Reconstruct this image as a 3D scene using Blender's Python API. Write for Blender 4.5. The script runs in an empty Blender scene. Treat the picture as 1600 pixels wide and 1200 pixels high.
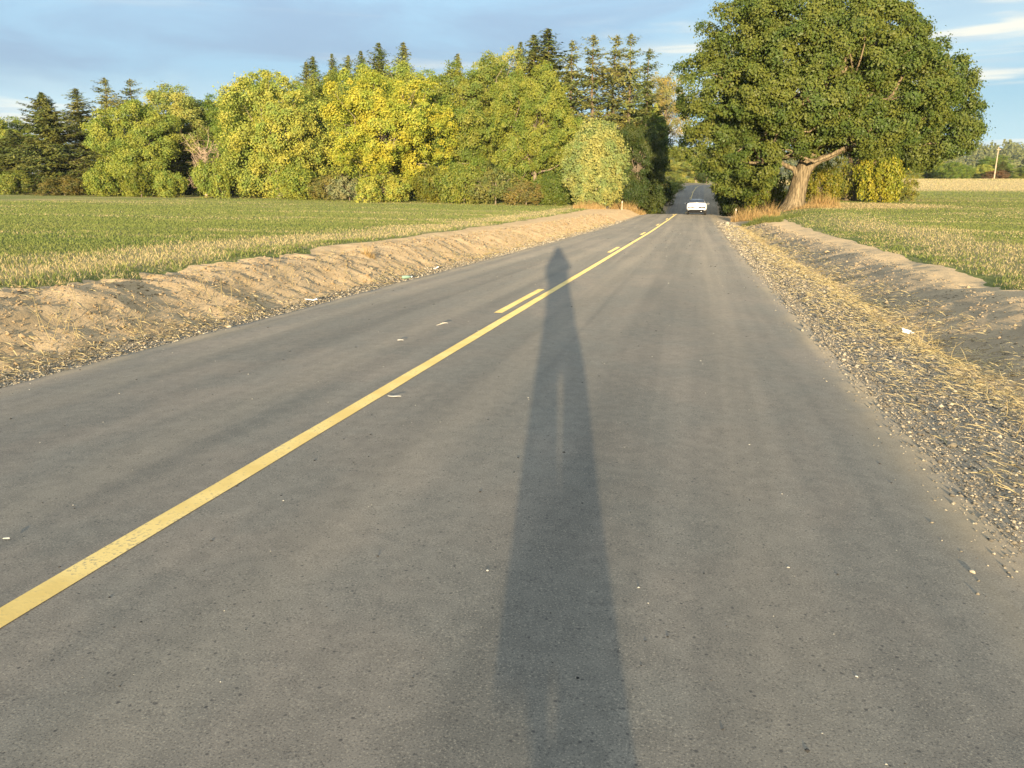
import bpy, bmesh, math, random
import numpy as np
from mathutils import Vector

R = math.radians
scene = bpy.context.scene
COL = scene.collection

# ------------------------------------------------------------------ camera
cam_data = bpy.data.cameras.new('camera')
cam = bpy.data.objects.new('camera', cam_data)
COL.objects.link(cam)
cam_data.sensor_width = 36.0
cam_data.lens = 27.045
cam_data.clip_start = 0.05
cam_data.clip_end = 20000.0
cam.location = (0.0, 0.0, 1.42)
cam.rotation_euler = (R(90 - 14.685), 0.0, R(13.2))
scene.camera = cam

# ------------------------------------------------------------------ sun and sky
SUN_EL = R(5.7)
SUN_AZ = R(9.9)          # the sun stands behind the rider, this far to the right of the road's line
sun_to = Vector((math.sin(SUN_AZ) * math.cos(SUN_EL), -math.cos(SUN_AZ) * math.cos(SUN_EL), math.sin(SUN_EL)))
sl = bpy.data.lights.new('sun', 'SUN')
sl.energy = 4.8
sl.angle = R(0.5)
sl.color = (1.0, 0.80, 0.52)
so = bpy.data.objects.new('sun', sl)
COL.objects.link(so)
so.rotation_euler = (-sun_to).to_track_quat('-Z', 'Y').to_euler()
so.location = sun_to * 300

scene.view_settings.view_transform = 'Standard'
scene.view_settings.look = 'None'
scene.view_settings.exposure = 1.5
scene.view_settings.gamma = 1.0
scene.view_settings.use_curve_mapping = False
cy = scene.cycles
cy.max_bounces = 5
cy.diffuse_bounces = 2
cy.glossy_bounces = 2
cy.transmission_bounces = 3
cy.transparent_max_bounces = 4
cy.volume_bounces = 0
cy.caustics_reflective = False
cy.caustics_refractive = False
cy.use_denoising = True
cy.sample_clamp_indirect = 6.0


class NT:
    """small helper to wire shader nodes"""
    def __init__(self, tree):
        self.t = tree
        tree.nodes.clear()

    def n(self, kind, **kw):
        nd = self.t.nodes.new(kind)
        for k, v in kw.items():
            setattr(nd, k, v)
        return nd

    def put(self, sock, val):
        if val is None:
            return
        if isinstance(val, bpy.types.NodeSocket):
            self.t.links.new(val, sock)
        else:
            if isinstance(val, (tuple, list)) and len(val) == 3 and sock.type == 'RGBA':
                val = (*val, 1.0)
            sock.default_value = val

    def math(self, op, a, b=None, c=None, clamp=False):
        nd = self.n('ShaderNodeMath', operation=op, use_clamp=clamp)
        for i, v in enumerate((a, b, c)):
            if v is not None:
                self.put(nd.inputs[i], v)
        return nd.outputs[0]

    def sstep(self, x, lo, hi, a=0.0, b=1.0):
        nd = self.n('ShaderNodeMapRange', interpolation_type='SMOOTHSTEP')
        for k, v in (('Value', x), ('From Min', lo), ('From Max', hi), ('To Min', a), ('To Max', b)):
            self.put(nd.inputs[k], v)
        return nd.outputs[0]

    def noise(self, vec, scale, detail=3.0, rough=0.5, dist=0.0):
        nd = self.n('ShaderNodeTexNoise')
        self.put(nd.inputs['Vector'], vec)
        nd.inputs['Scale'].default_value = scale
        nd.inputs['Detail'].default_value = detail
        nd.inputs['Roughness'].default_value = rough
        nd.inputs['Distortion'].default_value = dist
        return nd.outputs[0]

    def mapping(self, vec, scale=(1, 1, 1), loc=(0, 0, 0), rot=(0, 0, 0)):
        nd = self.n('ShaderNodeMapping')
        self.put(nd.inputs['Vector'], vec)
        nd.inputs['Scale'].default_value = scale
        nd.inputs['Location'].default_value = loc
        nd.inputs['Rotation'].default_value = rot
        return nd.outputs[0]

    def mix(self, f, a, b, blend='MIX'):
        nd = self.n('ShaderNodeMix', data_type='RGBA', blend_type=blend)
        nd.clamp_factor = True
        self.put(nd.inputs['Factor'], f)
        self.put(nd.inputs[6], a)
        self.put(nd.inputs[7], b)
        return nd.outputs[2]

    def bump(self, h, strength, dist):
        nd = self.n('ShaderNodeBump')
        nd.inputs['Strength'].default_value = strength
        nd.inputs['Distance'].default_value = dist
        self.put(nd.inputs['Height'], h)
        return nd.outputs[0]


world = bpy.data.worlds.new('World')
scene.world = world
world.use_nodes = True
w = NT(world.node_tree)
w_out = w.n('ShaderNodeOutputWorld')
sky = w.n('ShaderNodeTexSky', sky_type='NISHITA')
sky.sun_disc = False
sky.sun_elevation = SUN_EL
sky.sun_rotation = R(180) - SUN_AZ
sky.altitude = 60
sky.air_density = 1.0
sky.dust_density = 0.6
sky.ozone_density = 2.0
tc = w.n('ShaderNodeTexCoord')
sep = w.n('ShaderNodeSeparateXYZ')
w.put(sep.inputs[0], tc.outputs['Generated'])
dx, dy, dz = sep.outputs
# clear sky: nishita, paler towards the hazy horizon
wide = w.mapping(tc.outputs['Generated'], (2.2, 2.2, 9.0), (0.3, 0.1, 0.0), (0, 0, R(20)))
soft = w.mapping(tc.outputs['Generated'], (2.6, 2.6, 30.0), (1.7, 0.4, 0.2))
clear = w.mix(0.72, sky.outputs[0], (1.45, 3.55, 5.6))
clear = w.mix(w.sstep(dz, 0.0, 0.17, 0.92, 0.0), clear, (3.9, 5.4, 5.8))
# a wide veil of high cloud with a ragged lower edge
deck_n = w.noise(wide, 1.0, 5.0, 0.55, 0.5)
edge = w.math('ADD', w.math('MULTIPLY_ADD', dx, 0.09, 0.152), w.math('MULTIPLY', w.math('SUBTRACT', deck_n, 0.5), 0.13))
under = w.math('SUBTRACT', dz, edge)
deck = w.sstep(under, -0.03, 0.035)
rim = w.math('MULTIPLY', w.sstep(under, -0.085, -0.02), w.sstep(under, 0.05, -0.015))
tone_n = w.noise(w.mapping(wide, (1.6, 1.6, 1.9), (4, 2, 1)), 1.0, 6.0, 0.58, 0.5)
deck_col = w.mix(w.sstep(tone_n, 0.33, 0.66), (2.65, 3.75, 5.0), (3.05, 4.75, 6.1))
# an overcast layer is brighter overhead than towards the horizon (1 + 2 sin of the elevation), and more neutral
deck_col = w.mix(w.sstep(dz, 0.25, 0.8), deck_col, (4.3, 4.6, 4.9))
lift = w.n('ShaderNodeVectorMath', operation='SCALE')
w.put(lift.inputs[0], deck_col)
w.put(lift.inputs['Scale'], w.math('MULTIPLY_ADD', w.math('MAXIMUM', dz, 0.0), 1.45, 0.72))
deck_col = lift.outputs[0]
c0 = w.mix(w.math('MULTIPLY', rim, 0.7), clear, (4.6, 5.8, 6.2))
c1 = w.mix(w.math('MULTIPLY', deck, 0.93), c0, deck_col)
# long low banks of cloud lit by the sun
bank_n = w.noise(soft, 1.0, 6.0, 0.50, 0.35)
bank = w.sstep(bank_n, 0.50, 0.60)
bank = w.math('MULTIPLY', bank, w.sstep(dz, 0.02, 0.05))
bank = w.math('MULTIPLY', bank, w.sstep(dz, 0.26, 0.16))
bank_tone = w.noise(w.mapping(soft, (1.3, 1.3, 1.7), (2, 5, 3)), 1.0, 5.0, 0.55)
bank_col = w.mix(w.sstep(bank_tone, 0.40, 0.58), (3.7, 4.6, 5.2), (6.7, 6.5, 5.6))
c2 = w.mix(w.math('MULTIPLY', bank, w.math('SUBTRACT', 0.9, w.math('MULTIPLY', deck, 0.75))), c1, bank_col)
bg = w.n('ShaderNodeBackground')
w.put(bg.inputs['Color'], c2)
bg.inputs['Strength'].default_value = 0.056
w.put(w_out.inputs['Surface'], bg.outputs[0])

# ------------------------------------------------------------------ small tools
def tag(o, label=None, cat=None, group=None, kind=None):
    if label: o['label'] = label
    if cat: o['category'] = cat
    if group: o['group'] = group
    if kind: o['kind'] = kind
    return o


def link(o, parent=None):
    COL.objects.link(o)
    if parent is not None:
        o.parent = parent
    return o


def empty(name, loc=(0, 0, 0), rz=0.0, scale=(1, 1, 1)):
    o = bpy.data.objects.new(name, None)
    o.empty_display_size = 0.3
    o.location = loc
    o.rotation_euler = (0, 0, rz)
    o.scale = scale
    return link(o)


def make_mesh(name, V, F, mat, smooth=False):
    """V (n,3); F an (m,k) array, or a list of such arrays"""
    me = bpy.data.meshes.new(name)
    V = np.asarray(V, dtype=np.float32)
    Fs = [np.asarray(f, dtype=np.int32) for f in (F if isinstance(F, list) else [F]) if len(f)]
    me.vertices.add(len(V))
    me.vertices.foreach_set('co', V.ravel())
    idx = np.concatenate([f.ravel() for f in Fs])
    tot = np.concatenate([np.full(len(f), f.shape[1], dtype=np.int32) for f in Fs])
    st = np.concatenate([[0], np.cumsum(tot)[:-1]]).astype(np.int32)
    me.loops.add(len(idx))
    me.loops.foreach_set('vertex_index', idx)
    me.polygons.add(len(tot))
    me.polygons.foreach_set('loop_start', st)
    if smooth:
        me.polygons.foreach_set('use_smooth', np.ones(len(tot), dtype=bool))
    me.update(calc_edges=True)
    me.validate()
    if mat is not None:
        me.materials.append(mat)
    return me


def add(name, me, parent=None, loc=(0, 0, 0)):
    o = bpy.data.objects.new(name, me)
    o.location = loc
    return link(o, parent)


def attr(me, name, vals):
    a = me.attributes.new(name, 'FLOAT', 'POINT')
    a.data.foreach_set('value', np.asarray(vals, dtype=np.float32))


def hash2(xi, yi, seed):
    h = (xi.astype(np.int64) * 374761393 + yi.astype(np.int64) * 668265263 + seed * 1013904223) & 0xffffffff
    h = ((h ^ (h >> 13)) * 1274126177) & 0xffffffff
    h = (h ^ (h >> 16)) & 0xffffffff
    return h / 4294967296.0


def vnoise(x, y, seed=0):
    x = np.asarray(x, float); y = np.asarray(y, float)
    xi = np.floor(x); yi = np.floor(y)
    fx = x - xi; fy = y - yi
    fx = fx * fx * (3 - 2 * fx); fy = fy * fy * (3 - 2 * fy)
    a = hash2(xi, yi, seed); b = hash2(xi + 1, yi, seed)
    c = hash2(xi, yi + 1, seed); d = hash2(xi + 1, yi + 1, seed)
    return (a * (1 - fx) + b * fx) * (1 - fy) + (c * (1 - fx) + d * fx) * fy - 0.5


def fbm(x, y, seed=0, oct=3):
    s = 0; a = 1.0
    for i in range(oct):
        s = s + a * vnoise(x * 2 ** i, y * 2 ** i, seed + 17 * i)
        a *= 0.5
    return s


def sst(x, a, b):
    t = np.clip((np.asarray(x, float) - a) / (b - a), 0, 1)
    return t * t * (3 - 2 * t)

# ------------------------------------------------------------------ terrain (metres; y runs along the road)
#TERRAIN
EDGE_L, EDGE_R, CENTRE = -5.15, 1.38, -2.19
_yy = np.arange(-120, 700, 0.5)


def _table(pts, sig):
    p = np.array(pts, float)
    z = np.interp(_yy, p[:, 0], p[:, 1])
    k = np.exp(-0.5 * (np.arange(-4 * sig, 4 * sig + 0.5, 0.5) / sig) ** 2)
    k /= k.sum()
    n = len(k) // 2
    zp = np.concatenate([z[0] + (z[1] - z[0]) * np.arange(-n, 0), z, np.full(n, z[-1])])
    return np.convolve(zp, k, 'valid')


_ZR = _table([(-120, 3.2), (0, 0), (20, -.53), (40, -1.02), (60, -1.38), (74, -1.53), (80, -1.62), (92, -2.35), (105, -3.2), (116, -3.62), (128, -3.35),
              (150, -1.75), (170, -.35), (186, .62), (196, .85), (230, .6), (300, -1), (700, -4)], 3.0)
_ZL = _table([(-120, 3.2), (0, 0), (20, -.53), (40, -1.02), (60, -1.38), (78, -1.5), (120, -1.3), (170, -.4), (200, .6), (300, .6), (700, -4)], 4.0)
_ZF = _table([(-120, 3.6), (0, .3), (20, -.18), (40, -.52), (56, -.66), (72, -.64), (100, -.35), (150, .75), (200, 1.9), (250, 2.5), (290, 1.9), (400, -7), (700, -14)], 8.0)
_XR = _table([(-120, 0), (30, 0), (55, .08), (80, .3), (110, .55), (140, .85), (165, 1.15), (180, 1.7), (190, 2.6), (200, 4.6), (215, 10.5), (240, 20), (700, 250)], 5.0)


def zroad(y): return np.interp(y, _yy, _ZR)
def xroad(y): return np.interp(y, _yy, _XR)


def left_bank(t, y, x):
    """height over the road of the strip at distance t from the left edge"""
    h = -0.05 * sst(t, 0.0, 0.35) + 0.47 * sst(t, 0.5, 2.05) + 0.06 * sst(t, 2.0, 3.2)
    k = sst(t, .5, .9) * (1 - sst(t, 2.3, 3.0))
    lump = 0.075 * fbm(x * 1.6, y * 1.9, 3, 3) + 0.058 * fbm(x * 4.2, y * 6.0, 9, 3) + 0.12 * fbm(x * .5, y * .33, 21, 2)
    return h + k * lump


def right_bank(s, y, x):
    k = 1 - sst(y, 50, 66)
    h = -0.05 * sst(s, 0, .3) - 0.07 * sst(s, .3, 1.1)
    ditch = -0.12 * sst(s, 1.0, 1.7) + 0.34 * (0.5 * sst(s, 1.6, 3.1) + 0.5 * np.clip((s - 1.7) / 1.35, 0, 1)) + .03 * sst(s, 3, 3.8)
    flat_ = 0.25 * sst(s, 1.0, 4.0)
    lump = sst(s, 1.1, 1.7) * (1 - sst(s, 3.6, 4.4)) * (0.045 * fbm(x * 1.7, y * 1.3, 5, 3) + 0.03 * fbm(x * 5.1, y * 4.3, 8, 2) + .1 * fbm(x * .6, y * .4, 23, 2))
    return h + k * ditch + (1 - k) * flat_ + lump


def terrain(x, y):
    x = np.asarray(x, float); y = np.asarray(y, float)
    xr = xroad(y); zr = zroad(y)
    t = EDGE_L + xr - x
    s = x - EDGE_R - xr
    zl = np.interp(y, _yy, _ZL) + 0.48 + 0.0055 * np.maximum(0, np.minimum(t, 160) - 3) + 0.05 * fbm(x * .12, y * .12, 31, 2) * sst(t, 3, 8)
    zL = zr + left_bank(np.maximum(t, 0), y, x)
    bl = sst(t, 2.2, 7.0)
    ZLft = zL * (1 - bl) + zl * bl
    zf = np.interp(y, _yy, _ZF) + 0.05 * fbm(x * .12, y * .12, 33, 2) * sst(s, 4, 9)
    zf = zf - 0.002 * np.maximum(0, s - 60)
    zR = zr + right_bank(np.maximum(s, 0), y, x)
    br = sst(s, 3.2, 8.0)
    ZRgt = zR * (1 - br) + zf * br
    return np.where(t > 0, ZLft, np.where(s > 0, ZRgt, zr))


def ground_z(x, y):
    return float(terrain(np.array([x]), np.array([y]))[0])
#END

# ------------------------------------------------------------------ materials
def material(name):
    m = bpy.data.materials.new(name)
    m.use_nodes = True
    t = NT(m.node_tree)
    out = t.n('ShaderNodeOutputMaterial')
    return m, t, out


def principled(t, out, col, rough=0.8, normal=None, spec=0.3, metal=0.0, diff_rough=0.0, coat=0.0):
    b = t.n('ShaderNodeBsdfPrincipled')
    t.put(b.inputs['Base Color'], col)
    t.put(b.inputs['Roughness'], rough)
    b.inputs['Specular IOR Level'].default_value = spec
    b.inputs['Metallic'].default_value = metal
    b.inputs['Diffuse Roughness'].default_value = diff_rough
    b.inputs['Coat Weight'].default_value = coat
    if normal is not None:
        t.put(b.inputs['Normal'], normal)
    t.put(out.inputs['Surface'], b.outputs[0])
    return b


def pos(t):
    return t.n('ShaderNodeNewGeometry').outputs['Position']


def simple(name, col, rough=0.6, spec=0.4, metal=0.0, var=0.12, scale=6.0, coat=0.0):
    m, t, out = material(name)
    o = t.n('ShaderNodeTexCoord').outputs['Object']
    n = t.noise(o, scale, 4.0, 0.6)
    dark = tuple(c * (1 - var) for c in col)
    lite = tuple(min(1, c * (1 + var)) for c in col)
    principled(t, out, t.mix(n, dark, lite), rough, None, spec, metal, 0.0, coat)
    return m


def asphalt_material():
    m, t, out = material('asphalt')
    p = pos(t)
    sp = t.n('ShaderNodeSeparateXYZ'); t.put(sp.inputs[0], p)
    x = sp.outputs[0]
    grain = t.noise(p, 150.0, 3.0, 0.75)
    mid = t.noise(p, 11.0, 4.0, 0.6)
    patch = t.noise(t.mapping(p, (0.9, 0.28, 1)), 1.0, 4.0, 0.55, 0.4)
    patch2 = t.noise(t.mapping(p, (1.6, 1.1, 1), (4, 2, 0)), 1.0, 3.0, 0.5)
    base = t.mix(t.sstep(patch, 0.38, 0.62), (0.145, 0.133, 0.109), (0.182, 0.160, 0.128))
    base = t.mix(t.sstep(patch2, 0.42, 0.60, 0.0, 0.5), base, (0.143, 0.138, 0.116))
    # wheel paths worn a little smoother and paler, a darker seam along the lane joint
    for c, wd in ((-1.45, 0.30), (0.35, 0.32), (-4.4, 0.3), (-2.95, 0.28)):
        d = t.math('ABSOLUTE', t.math('SUBTRACT', x, c))
        f = t.math('MULTIPLY', t.sstep(d, wd, 0.05), 0.38)
        base = t.mix(f, base, (0.223, 0.194, 0.148))
    for c, wd in ((-0.55, 0.35), (-3.7, 0.3)):
        d = t.math('ABSOLUTE', t.math('SUBTRACT', x, c))
        wob = t.noise(t.mapping(p, (2.0, 0.18, 1)), 1.0, 3.0)
        f = t.math('MULTIPLY', t.sstep(d, wd, 0.05), t.sstep(wob, 0.35, 0.7, 0.0, 0.42))
        base = t.mix(f, base, (0.106, 0.099, 0.084))
    base = t.mix(t.sstep(mid, 0.30, 0.72), t.mix(1.0, base, (0.90, 0.90, 0.90), 'MULTIPLY'), t.mix(1.0, base, (1.1, 1.095, 1.085), 'MULTIPLY'))
    base = t.mix(t.sstep(grain, 0.55, 0.68, 0.0, 0.75), base, (0.318, 0.283, 0.214))
    base = t.mix(t.sstep(grain, 0.46, 0.34, 0.0, 0.75), base, (0.048, 0.045, 0.040))
    vor = t.n('ShaderNodeTexVoronoi'); t.put(vor.inputs['Vector'], p); vor.inputs['Scale'].default_value = 26.0
    spot = t.math('MULTIPLY', t.sstep(vor.outputs['Distance'], 0.20, 0.08), t.sstep(t.noise(p, 9.0, 1.0), 0.44, 0.54))
    base = t.mix(t.math('MULTIPLY', spot, 0.62), base, (0.030, 0.030, 0.031))
    vor2 = t.n('ShaderNodeTexVoronoi'); t.put(vor2.inputs['Vector'], t.mapping(p, (1, 1, 1), (3.3, 7.1, 0))); vor2.inputs['Scale'].default_value = 34.0
    spot2 = t.math('MULTIPLY', t.sstep(vor2.outputs['Distance'], 0.13, 0.06), t.sstep(t.noise(t.mapping(p, (1, 1, 1), (9, 9, 0)), 7.0, 1.0), 0.46, 0.56))
    base = t.mix(t.math('MULTIPLY', spot2, 0.6), base, (0.307, 0.275, 0.207))
    # long faint streaks worn by traffic
    lane = t.noise(t.mapping(p, (3.2, 0.06, 1), (1.7, 0, 0)), 1.0, 2.0, 0.5, 0.5)
    base = t.mix(t.sstep(lane, 0.36, 0.64), t.mix(1.0, base, (0.91, 0.91, 0.91), 'MULTIPLY'), t.mix(1.0, base, (1.08, 1.065, 1.05), 'MULTIPLY'))
    # dusty margins
    for c, sgn in ((EDGE_L, 1), (EDGE_R, -1)):
        d = t.math('MULTIPLY', t.math('SUBTRACT', x, c), float(sgn))
        wob = t.noise(t.mapping(p, (3.0, 0.9, 1)), 1.0, 4.0)
        f = t.math('MULTIPLY', t.sstep(d, 0.42, 0.0), t.sstep(wob, 0.30, 0.68, 0.05, 0.5))
        base = t.mix(f, base, (0.311, 0.245, 0.144))
    h = t.math('ADD', t.math('MULTIPLY', grain, 0.9), t.math('MULTIPLY', mid, 0.22))
    principled(t, out, base, 0.85, t.bump(h, 0.28, 0.004), 0.18, 0.0, 0.4)
    return m


def paint_material():
    m, t, out = material('yellow_road_paint')
    p = pos(t)
    n = t.noise(p, 60.0, 3.0, 0.65)
    n2 = t.noise(p, 3.0, 3.0, 0.6)
    col = t.mix(t.sstep(n2, 0.35, 0.65), (0.56, 0.40, 0.12), (0.66, 0.49, 0.17))
    col = t.mix(t.sstep(t.math('ADD', t.math('MULTIPLY', n, 0.7), t.math('MULTIPLY', n2, 0.3)), 0.54, 0.66, 0.0, 0.75), col, (0.24, 0.20, 0.12))
    principled(t, out, col, 0.7, t.bump(n, 0.25, 0.003), 0.3, 0.0, 0.6)
    return m


def verge_material(name, gravel_w, dirt_a, dirt_b, straw, track=None):
    """gravel beside the asphalt, bare earth farther out; the distance from the edge is stored on the mesh"""
    m, t, out = material(name)
    p = pos(t)
    a = t.n('ShaderNodeAttribute', attribute_name='edge').outputs['Fac']
    n1 = t.noise(p, 2.2, 5.0, 0.6)
    n2 = t.noise(p, 14.0, 4.0, 0.65)
    n3 = t.noise(p, 75.0, 3.0, 0.7)
    gr = t.mix(t.sstep(n3, 0.36, 0.66), (0.15, 0.13, 0.10), (0.32, 0.27, 0.19))
    dirt = t.mix(t.sstep(n1, 0.35, 0.65), dirt_a, dirt_b)
    dirt = t.mix(t.sstep(n2, 0.55, 0.75, 0.0, 0.5), dirt, tuple(c * 0.62 for c in dirt_a))
    dirt = t.mix(t.sstep(n3, 0.58, 0.72, 0.0, 0.35), dirt, straw)
    w_ = t.math('ADD', a, t.math('MULTIPLY', t.math('SUBTRACT', n2, 0.5), 0.5))
    col = t.mix(t.sstep(w_, gravel_w - 0.12, gravel_w + 0.12), gr, dirt)
    if track:
        col = t.mix(t.sstep(w_, track[0], track[0] + 0.45, 0.0, 0.8), col, track[1])
    h = t.math('ADD', t.math('MULTIPLY', n3, 0.35), n2)
    principled(t, out, col, 0.95, t.bump(h, 0.55, 0.03), 0.1, 0.0, 0.5)
    return m


def field_material():
    m, t, out = material('field_soil')
    p = pos(t)
    a = t.n('ShaderNodeAttribute', attribute_name='edge').outputs['Fac']
    streak = t.noise(t.mapping(p, (0.035, 0.16, 1), rot=(0, 0, R(-6))), 1.0, 5.0, 0.6, 0.3)
    fine = t.noise(p, 6.0, 4.0, 0.65)
    vfine = t.noise(p, 40.0, 3.0, 0.7)
    green = t.mix(t.sstep(fine, 0.35, 0.68), (0.105, 0.130, 0.038), (0.190, 0.200, 0.070))
    straw = t.mix(vfine, (0.26, 0.20, 0.095), (0.46, 0.37, 0.19))
    f = t.sstep(t.math('ADD', t.math('MULTIPLY', streak, 0.75), t.math('MULTIPLY', fine, 0.25)), 0.49, 0.62)
    dry = t.math('MAXIMUM', t.math('MULTIPLY', f, 0.55), a)
    col = t.mix(dry, green, straw)
    principled(t, out, col, 0.95, t.bump(t.math('ADD', fine, vfine), 0.7, 0.06), 0.05, 0.0, 0.6)
    return m


def ground_material():
    m, t, out = material('far_ground')
    p = pos(t)
    n = t.noise(t.mapping(p, (0.006, 0.003, 1)), 1.0, 4.0, 0.6)
    n2 = t.noise(p, 0.2, 4.0, 0.6)
    col = t.mix(t.sstep(n, 0.42, 0.60), t.mix(n2, (0.05, 0.075, 0.022), (0.09, 0.115, 0.035)), (0.30, 0.25, 0.12))
    principled(t, out, col, 0.95, None, 0.05)
    return m


def leaf_material(name, trans=0.28, var=0.24, clump=0.55, rough=0.75):
    """the colour itself is the object's own colour; leaves and clumps differ around it"""
    m, t, out = material(name)
    oi = t.n('ShaderNodeObjectInfo')
    g = t.n('ShaderNodeNewGeometry')
    r = g.outputs['Random Per Island']
    p = t.n('ShaderNodeTexCoord').outputs['Object']
    n = t.noise(p, clump, 3.0, 0.6)
    c0 = oi.outputs['Color']
    olive = t.mix(1.0, c0, (0.70, 0.86, 0.85), 'MULTIPLY')
    gold = t.mix(1.0, c0, (1.28, 1.14, 1.0), 'MULTIPLY')
    c = t.mix(t.sstep(n, 0.36, 0.64), olive, gold)
    lo = t.mix(1.0, c, (1 - var, 1 - var, 1 - var), 'MULTIPLY')
    hi = t.mix(1.0, c, (1 + var, 1 + var * 0.9, 1 + var * 0.5), 'MULTIPLY')
    c = t.mix(r, lo, hi)
    d = t.n('ShaderNodeBsdfDiffuse'); t.put(d.inputs['Color'], c); d.inputs['Roughness'].default_value = 0.4
    tr = t.n('ShaderNodeBsdfTranslucent'); t.put(tr.inputs['Color'], t.mix(1.0, c, (1.1, 1.25, 0.5), 'MULTIPLY'))
    gl = t.n('ShaderNodeBsdfGlossy'); gl.inputs['Roughness'].default_value = rough * 0.7
    gl.inputs['Color'].default_value = (0.6, 0.6, 0.55, 1)
    m1 = t.n('ShaderNodeMixShader'); m1.inputs[0].default_value = trans
    t.put(m1.inputs[1], d.outputs[0]); t.put(m1.inputs[2], tr.outputs[0])
    m2 = t.n('ShaderNodeMixShader'); m2.inputs[0].default_value = 0.03
    t.put(m2.inputs[1], m1.outputs[0]); t.put(m2.inputs[2], gl.outputs[0])
    t.put(out.inputs['Surface'], m2.outputs[0])
    return m


def blade_material(name, a, b, c, trans=0.3):
    m, t, out = material(name)
    g = t.n('ShaderNodeNewGeometry')
    r = g.outputs['Random Per Island']
    n = t.noise(t.mapping(g.outputs['Position'], (0.25, 0.6, 1)), 1.0, 4.0, 0.6)
    col = t.mix(r, a, b)
    col = t.mix(t.sstep(n, 0.42, 0.66, 0.0, 0.7), col, c)
    d = t.n('ShaderNodeBsdfDiffuse'); t.put(d.inputs['Color'], col)
    tr = t.n('ShaderNodeBsdfTranslucent'); t.put(tr.inputs['Color'], col)
    mx = t.n('ShaderNodeMixShader'); mx.inputs[0].default_value = trans
    t.put(mx.inputs[1], d.outputs[0]); t.put(mx.inputs[2], tr.outputs[0])
    t.put(out.inputs['Surface'], mx.outputs[0])
    return m


def stone_material(name, a, b, c):
    m, t, out = material(name)
    g = t.n('ShaderNodeNewGeometry')
    r = g.outputs['Random Per Island']
    col = t.mix(t.sstep(r, 0.0, 0.7), a, b)
    col = t.mix(t.sstep(r, 0.62, 0.9), col, c)
    col = t.mix(t.math('MULTIPLY', t.noise(g.outputs['Position'], 120.0, 2.0), 0.5), col, tuple(k * 0.5 for k in a))
    principled(t, out, col, 0.9, None, 0.15, 0.0, 0.4)
    return m


def bark_material(name, a, b):
    m, t, out = material(name)
    p = t.n('ShaderNodeTexCoord').outputs['Object']
    n = t.noise(t.mapping(p, (7, 7, 1.1)), 1.0, 5.0, 0.65)
    n2 = t.noise(p, 0.8, 3.0, 0.6)
    col = t.mix(t.sstep(n, 0.35, 0.65), a, b)
    col = t.mix(t.sstep(n2, 0.55, 0.7, 0.0, 0.4), col, (a[0] * 0.7, a[1] * 0.85, a[2] * 0.6))
    principled(t, out, col, 0.95, t.bump(n, 1.0, 0.12), 0.1)
    return m


M = {}
M['asphalt'] = asphalt_material()
M['paint'] = paint_material()
M['verge_l'] = verge_material('left_verge_earth', 0.55, (0.31, 0.225, 0.125), (0.39, 0.29, 0.17), (0.48, 0.46, 0.26))
M['verge_r'] = verge_material('right_verge_earth', 1.12, (0.265, 0.205, 0.13), (0.345, 0.265, 0.165), (0.50, 0.40, 0.24), (2.75, (0.40, 0.30, 0.175)))
M['field'] = field_material()
M['ground'] = ground_material()
M['leaf'] = leaf_material('broad_leaves')
M['needle'] = leaf_material('needles', 0.12, 0.35, 0.35)
M['shrub'] = leaf_material('shrub_leaves', 0.3, 0.28, 1.2)
M['grass'] = blade_material('field_grass', (0.120, 0.155, 0.040), (0.215, 0.245, 0.072), (0.245, 0.245, 0.080))
M['stubble'] = blade_material('straw', (0.34, 0.26, 0.125), (0.54, 0.44, 0.235), (0.46, 0.37, 0.18), 0.15)
M['drygrass'] = blade_material('dry_grass', (0.30, 0.19, 0.075), (0.50, 0.35, 0.16), (0.36, 0.25, 0.10), 0.2)
M['weed'] = blade_material('weeds', (0.11, 0.14, 0.04), (0.22, 0.24, 0.07), (0.25, 0.21, 0.07), 0.3)
M['gravel'] = stone_material('crushed_gravel', (0.135, 0.118, 0.092), (0.30, 0.255, 0.18), (0.50, 0.43, 0.31))
M['clod'] = stone_material('dirt_clods', (0.285, 0.205, 0.115), (0.35, 0.255, 0.145), (0.40, 0.31, 0.19))
M['clod_r'] = stone_material('grey_dirt_clods', (0.27, 0.21, 0.135), (0.34, 0.265, 0.17), (0.42, 0.33, 0.20))
M['chip'] = stone_material('pale_chips', (0.42, 0.39, 0.32), (0.50, 0.47, 0.40), (0.62, 0.59, 0.52))
M['darkchip'] = stone_material('dark_crumbs', (0.03, 0.03, 0.03), (0.06, 0.055, 0.05), (0.07, 0.06, 0.05))
M['bark'] = bark_material('grey_bark', (0.16, 0.125, 0.090), (0.30, 0.245, 0.180))
M['bark_big'] = bark_material('pale_bark', (0.105, 0.08, 0.048), (0.29, 0.225, 0.135))
M['bark_dark'] = bark_material('fir_bark', (0.11, 0.080, 0.058), (0.20, 0.155, 0.11))
M['dead'] = bark_material('dead_wood', (0.34, 0.245, 0.17), (0.48, 0.37, 0.27))
M['wood_post'] = bark_material('weathered_wood', (0.34, 0.25, 0.16), (0.50, 0.39, 0.27))
M['car_paint'] = simple('white_car_paint', (0.80, 0.79, 0.76), 0.28, 0.5, 0.0, 0.02, 2.0, 0.6)
M['car_glass'] = simple('car_glass', (0.012, 0.014, 0.016), 0.12, 0.22, 0.0, 0.1)
M['black_plastic'] = simple('black_plastic', (0.016, 0.016, 0.017), 0.85, 0.1)
M['tyre'] = simple('tyre_rubber', (0.025, 0.024, 0.023), 0.85, 0.2)
M['rim'] = simple('alloy', (0.45, 0.45, 0.46), 0.35, 0.5, 0.8)
M['tail_lens'] = simple('tail_lamp_lens', (0.42, 0.20, 0.15), 0.18, 0.5, 0.0, 0.25, 12.0)
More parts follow.
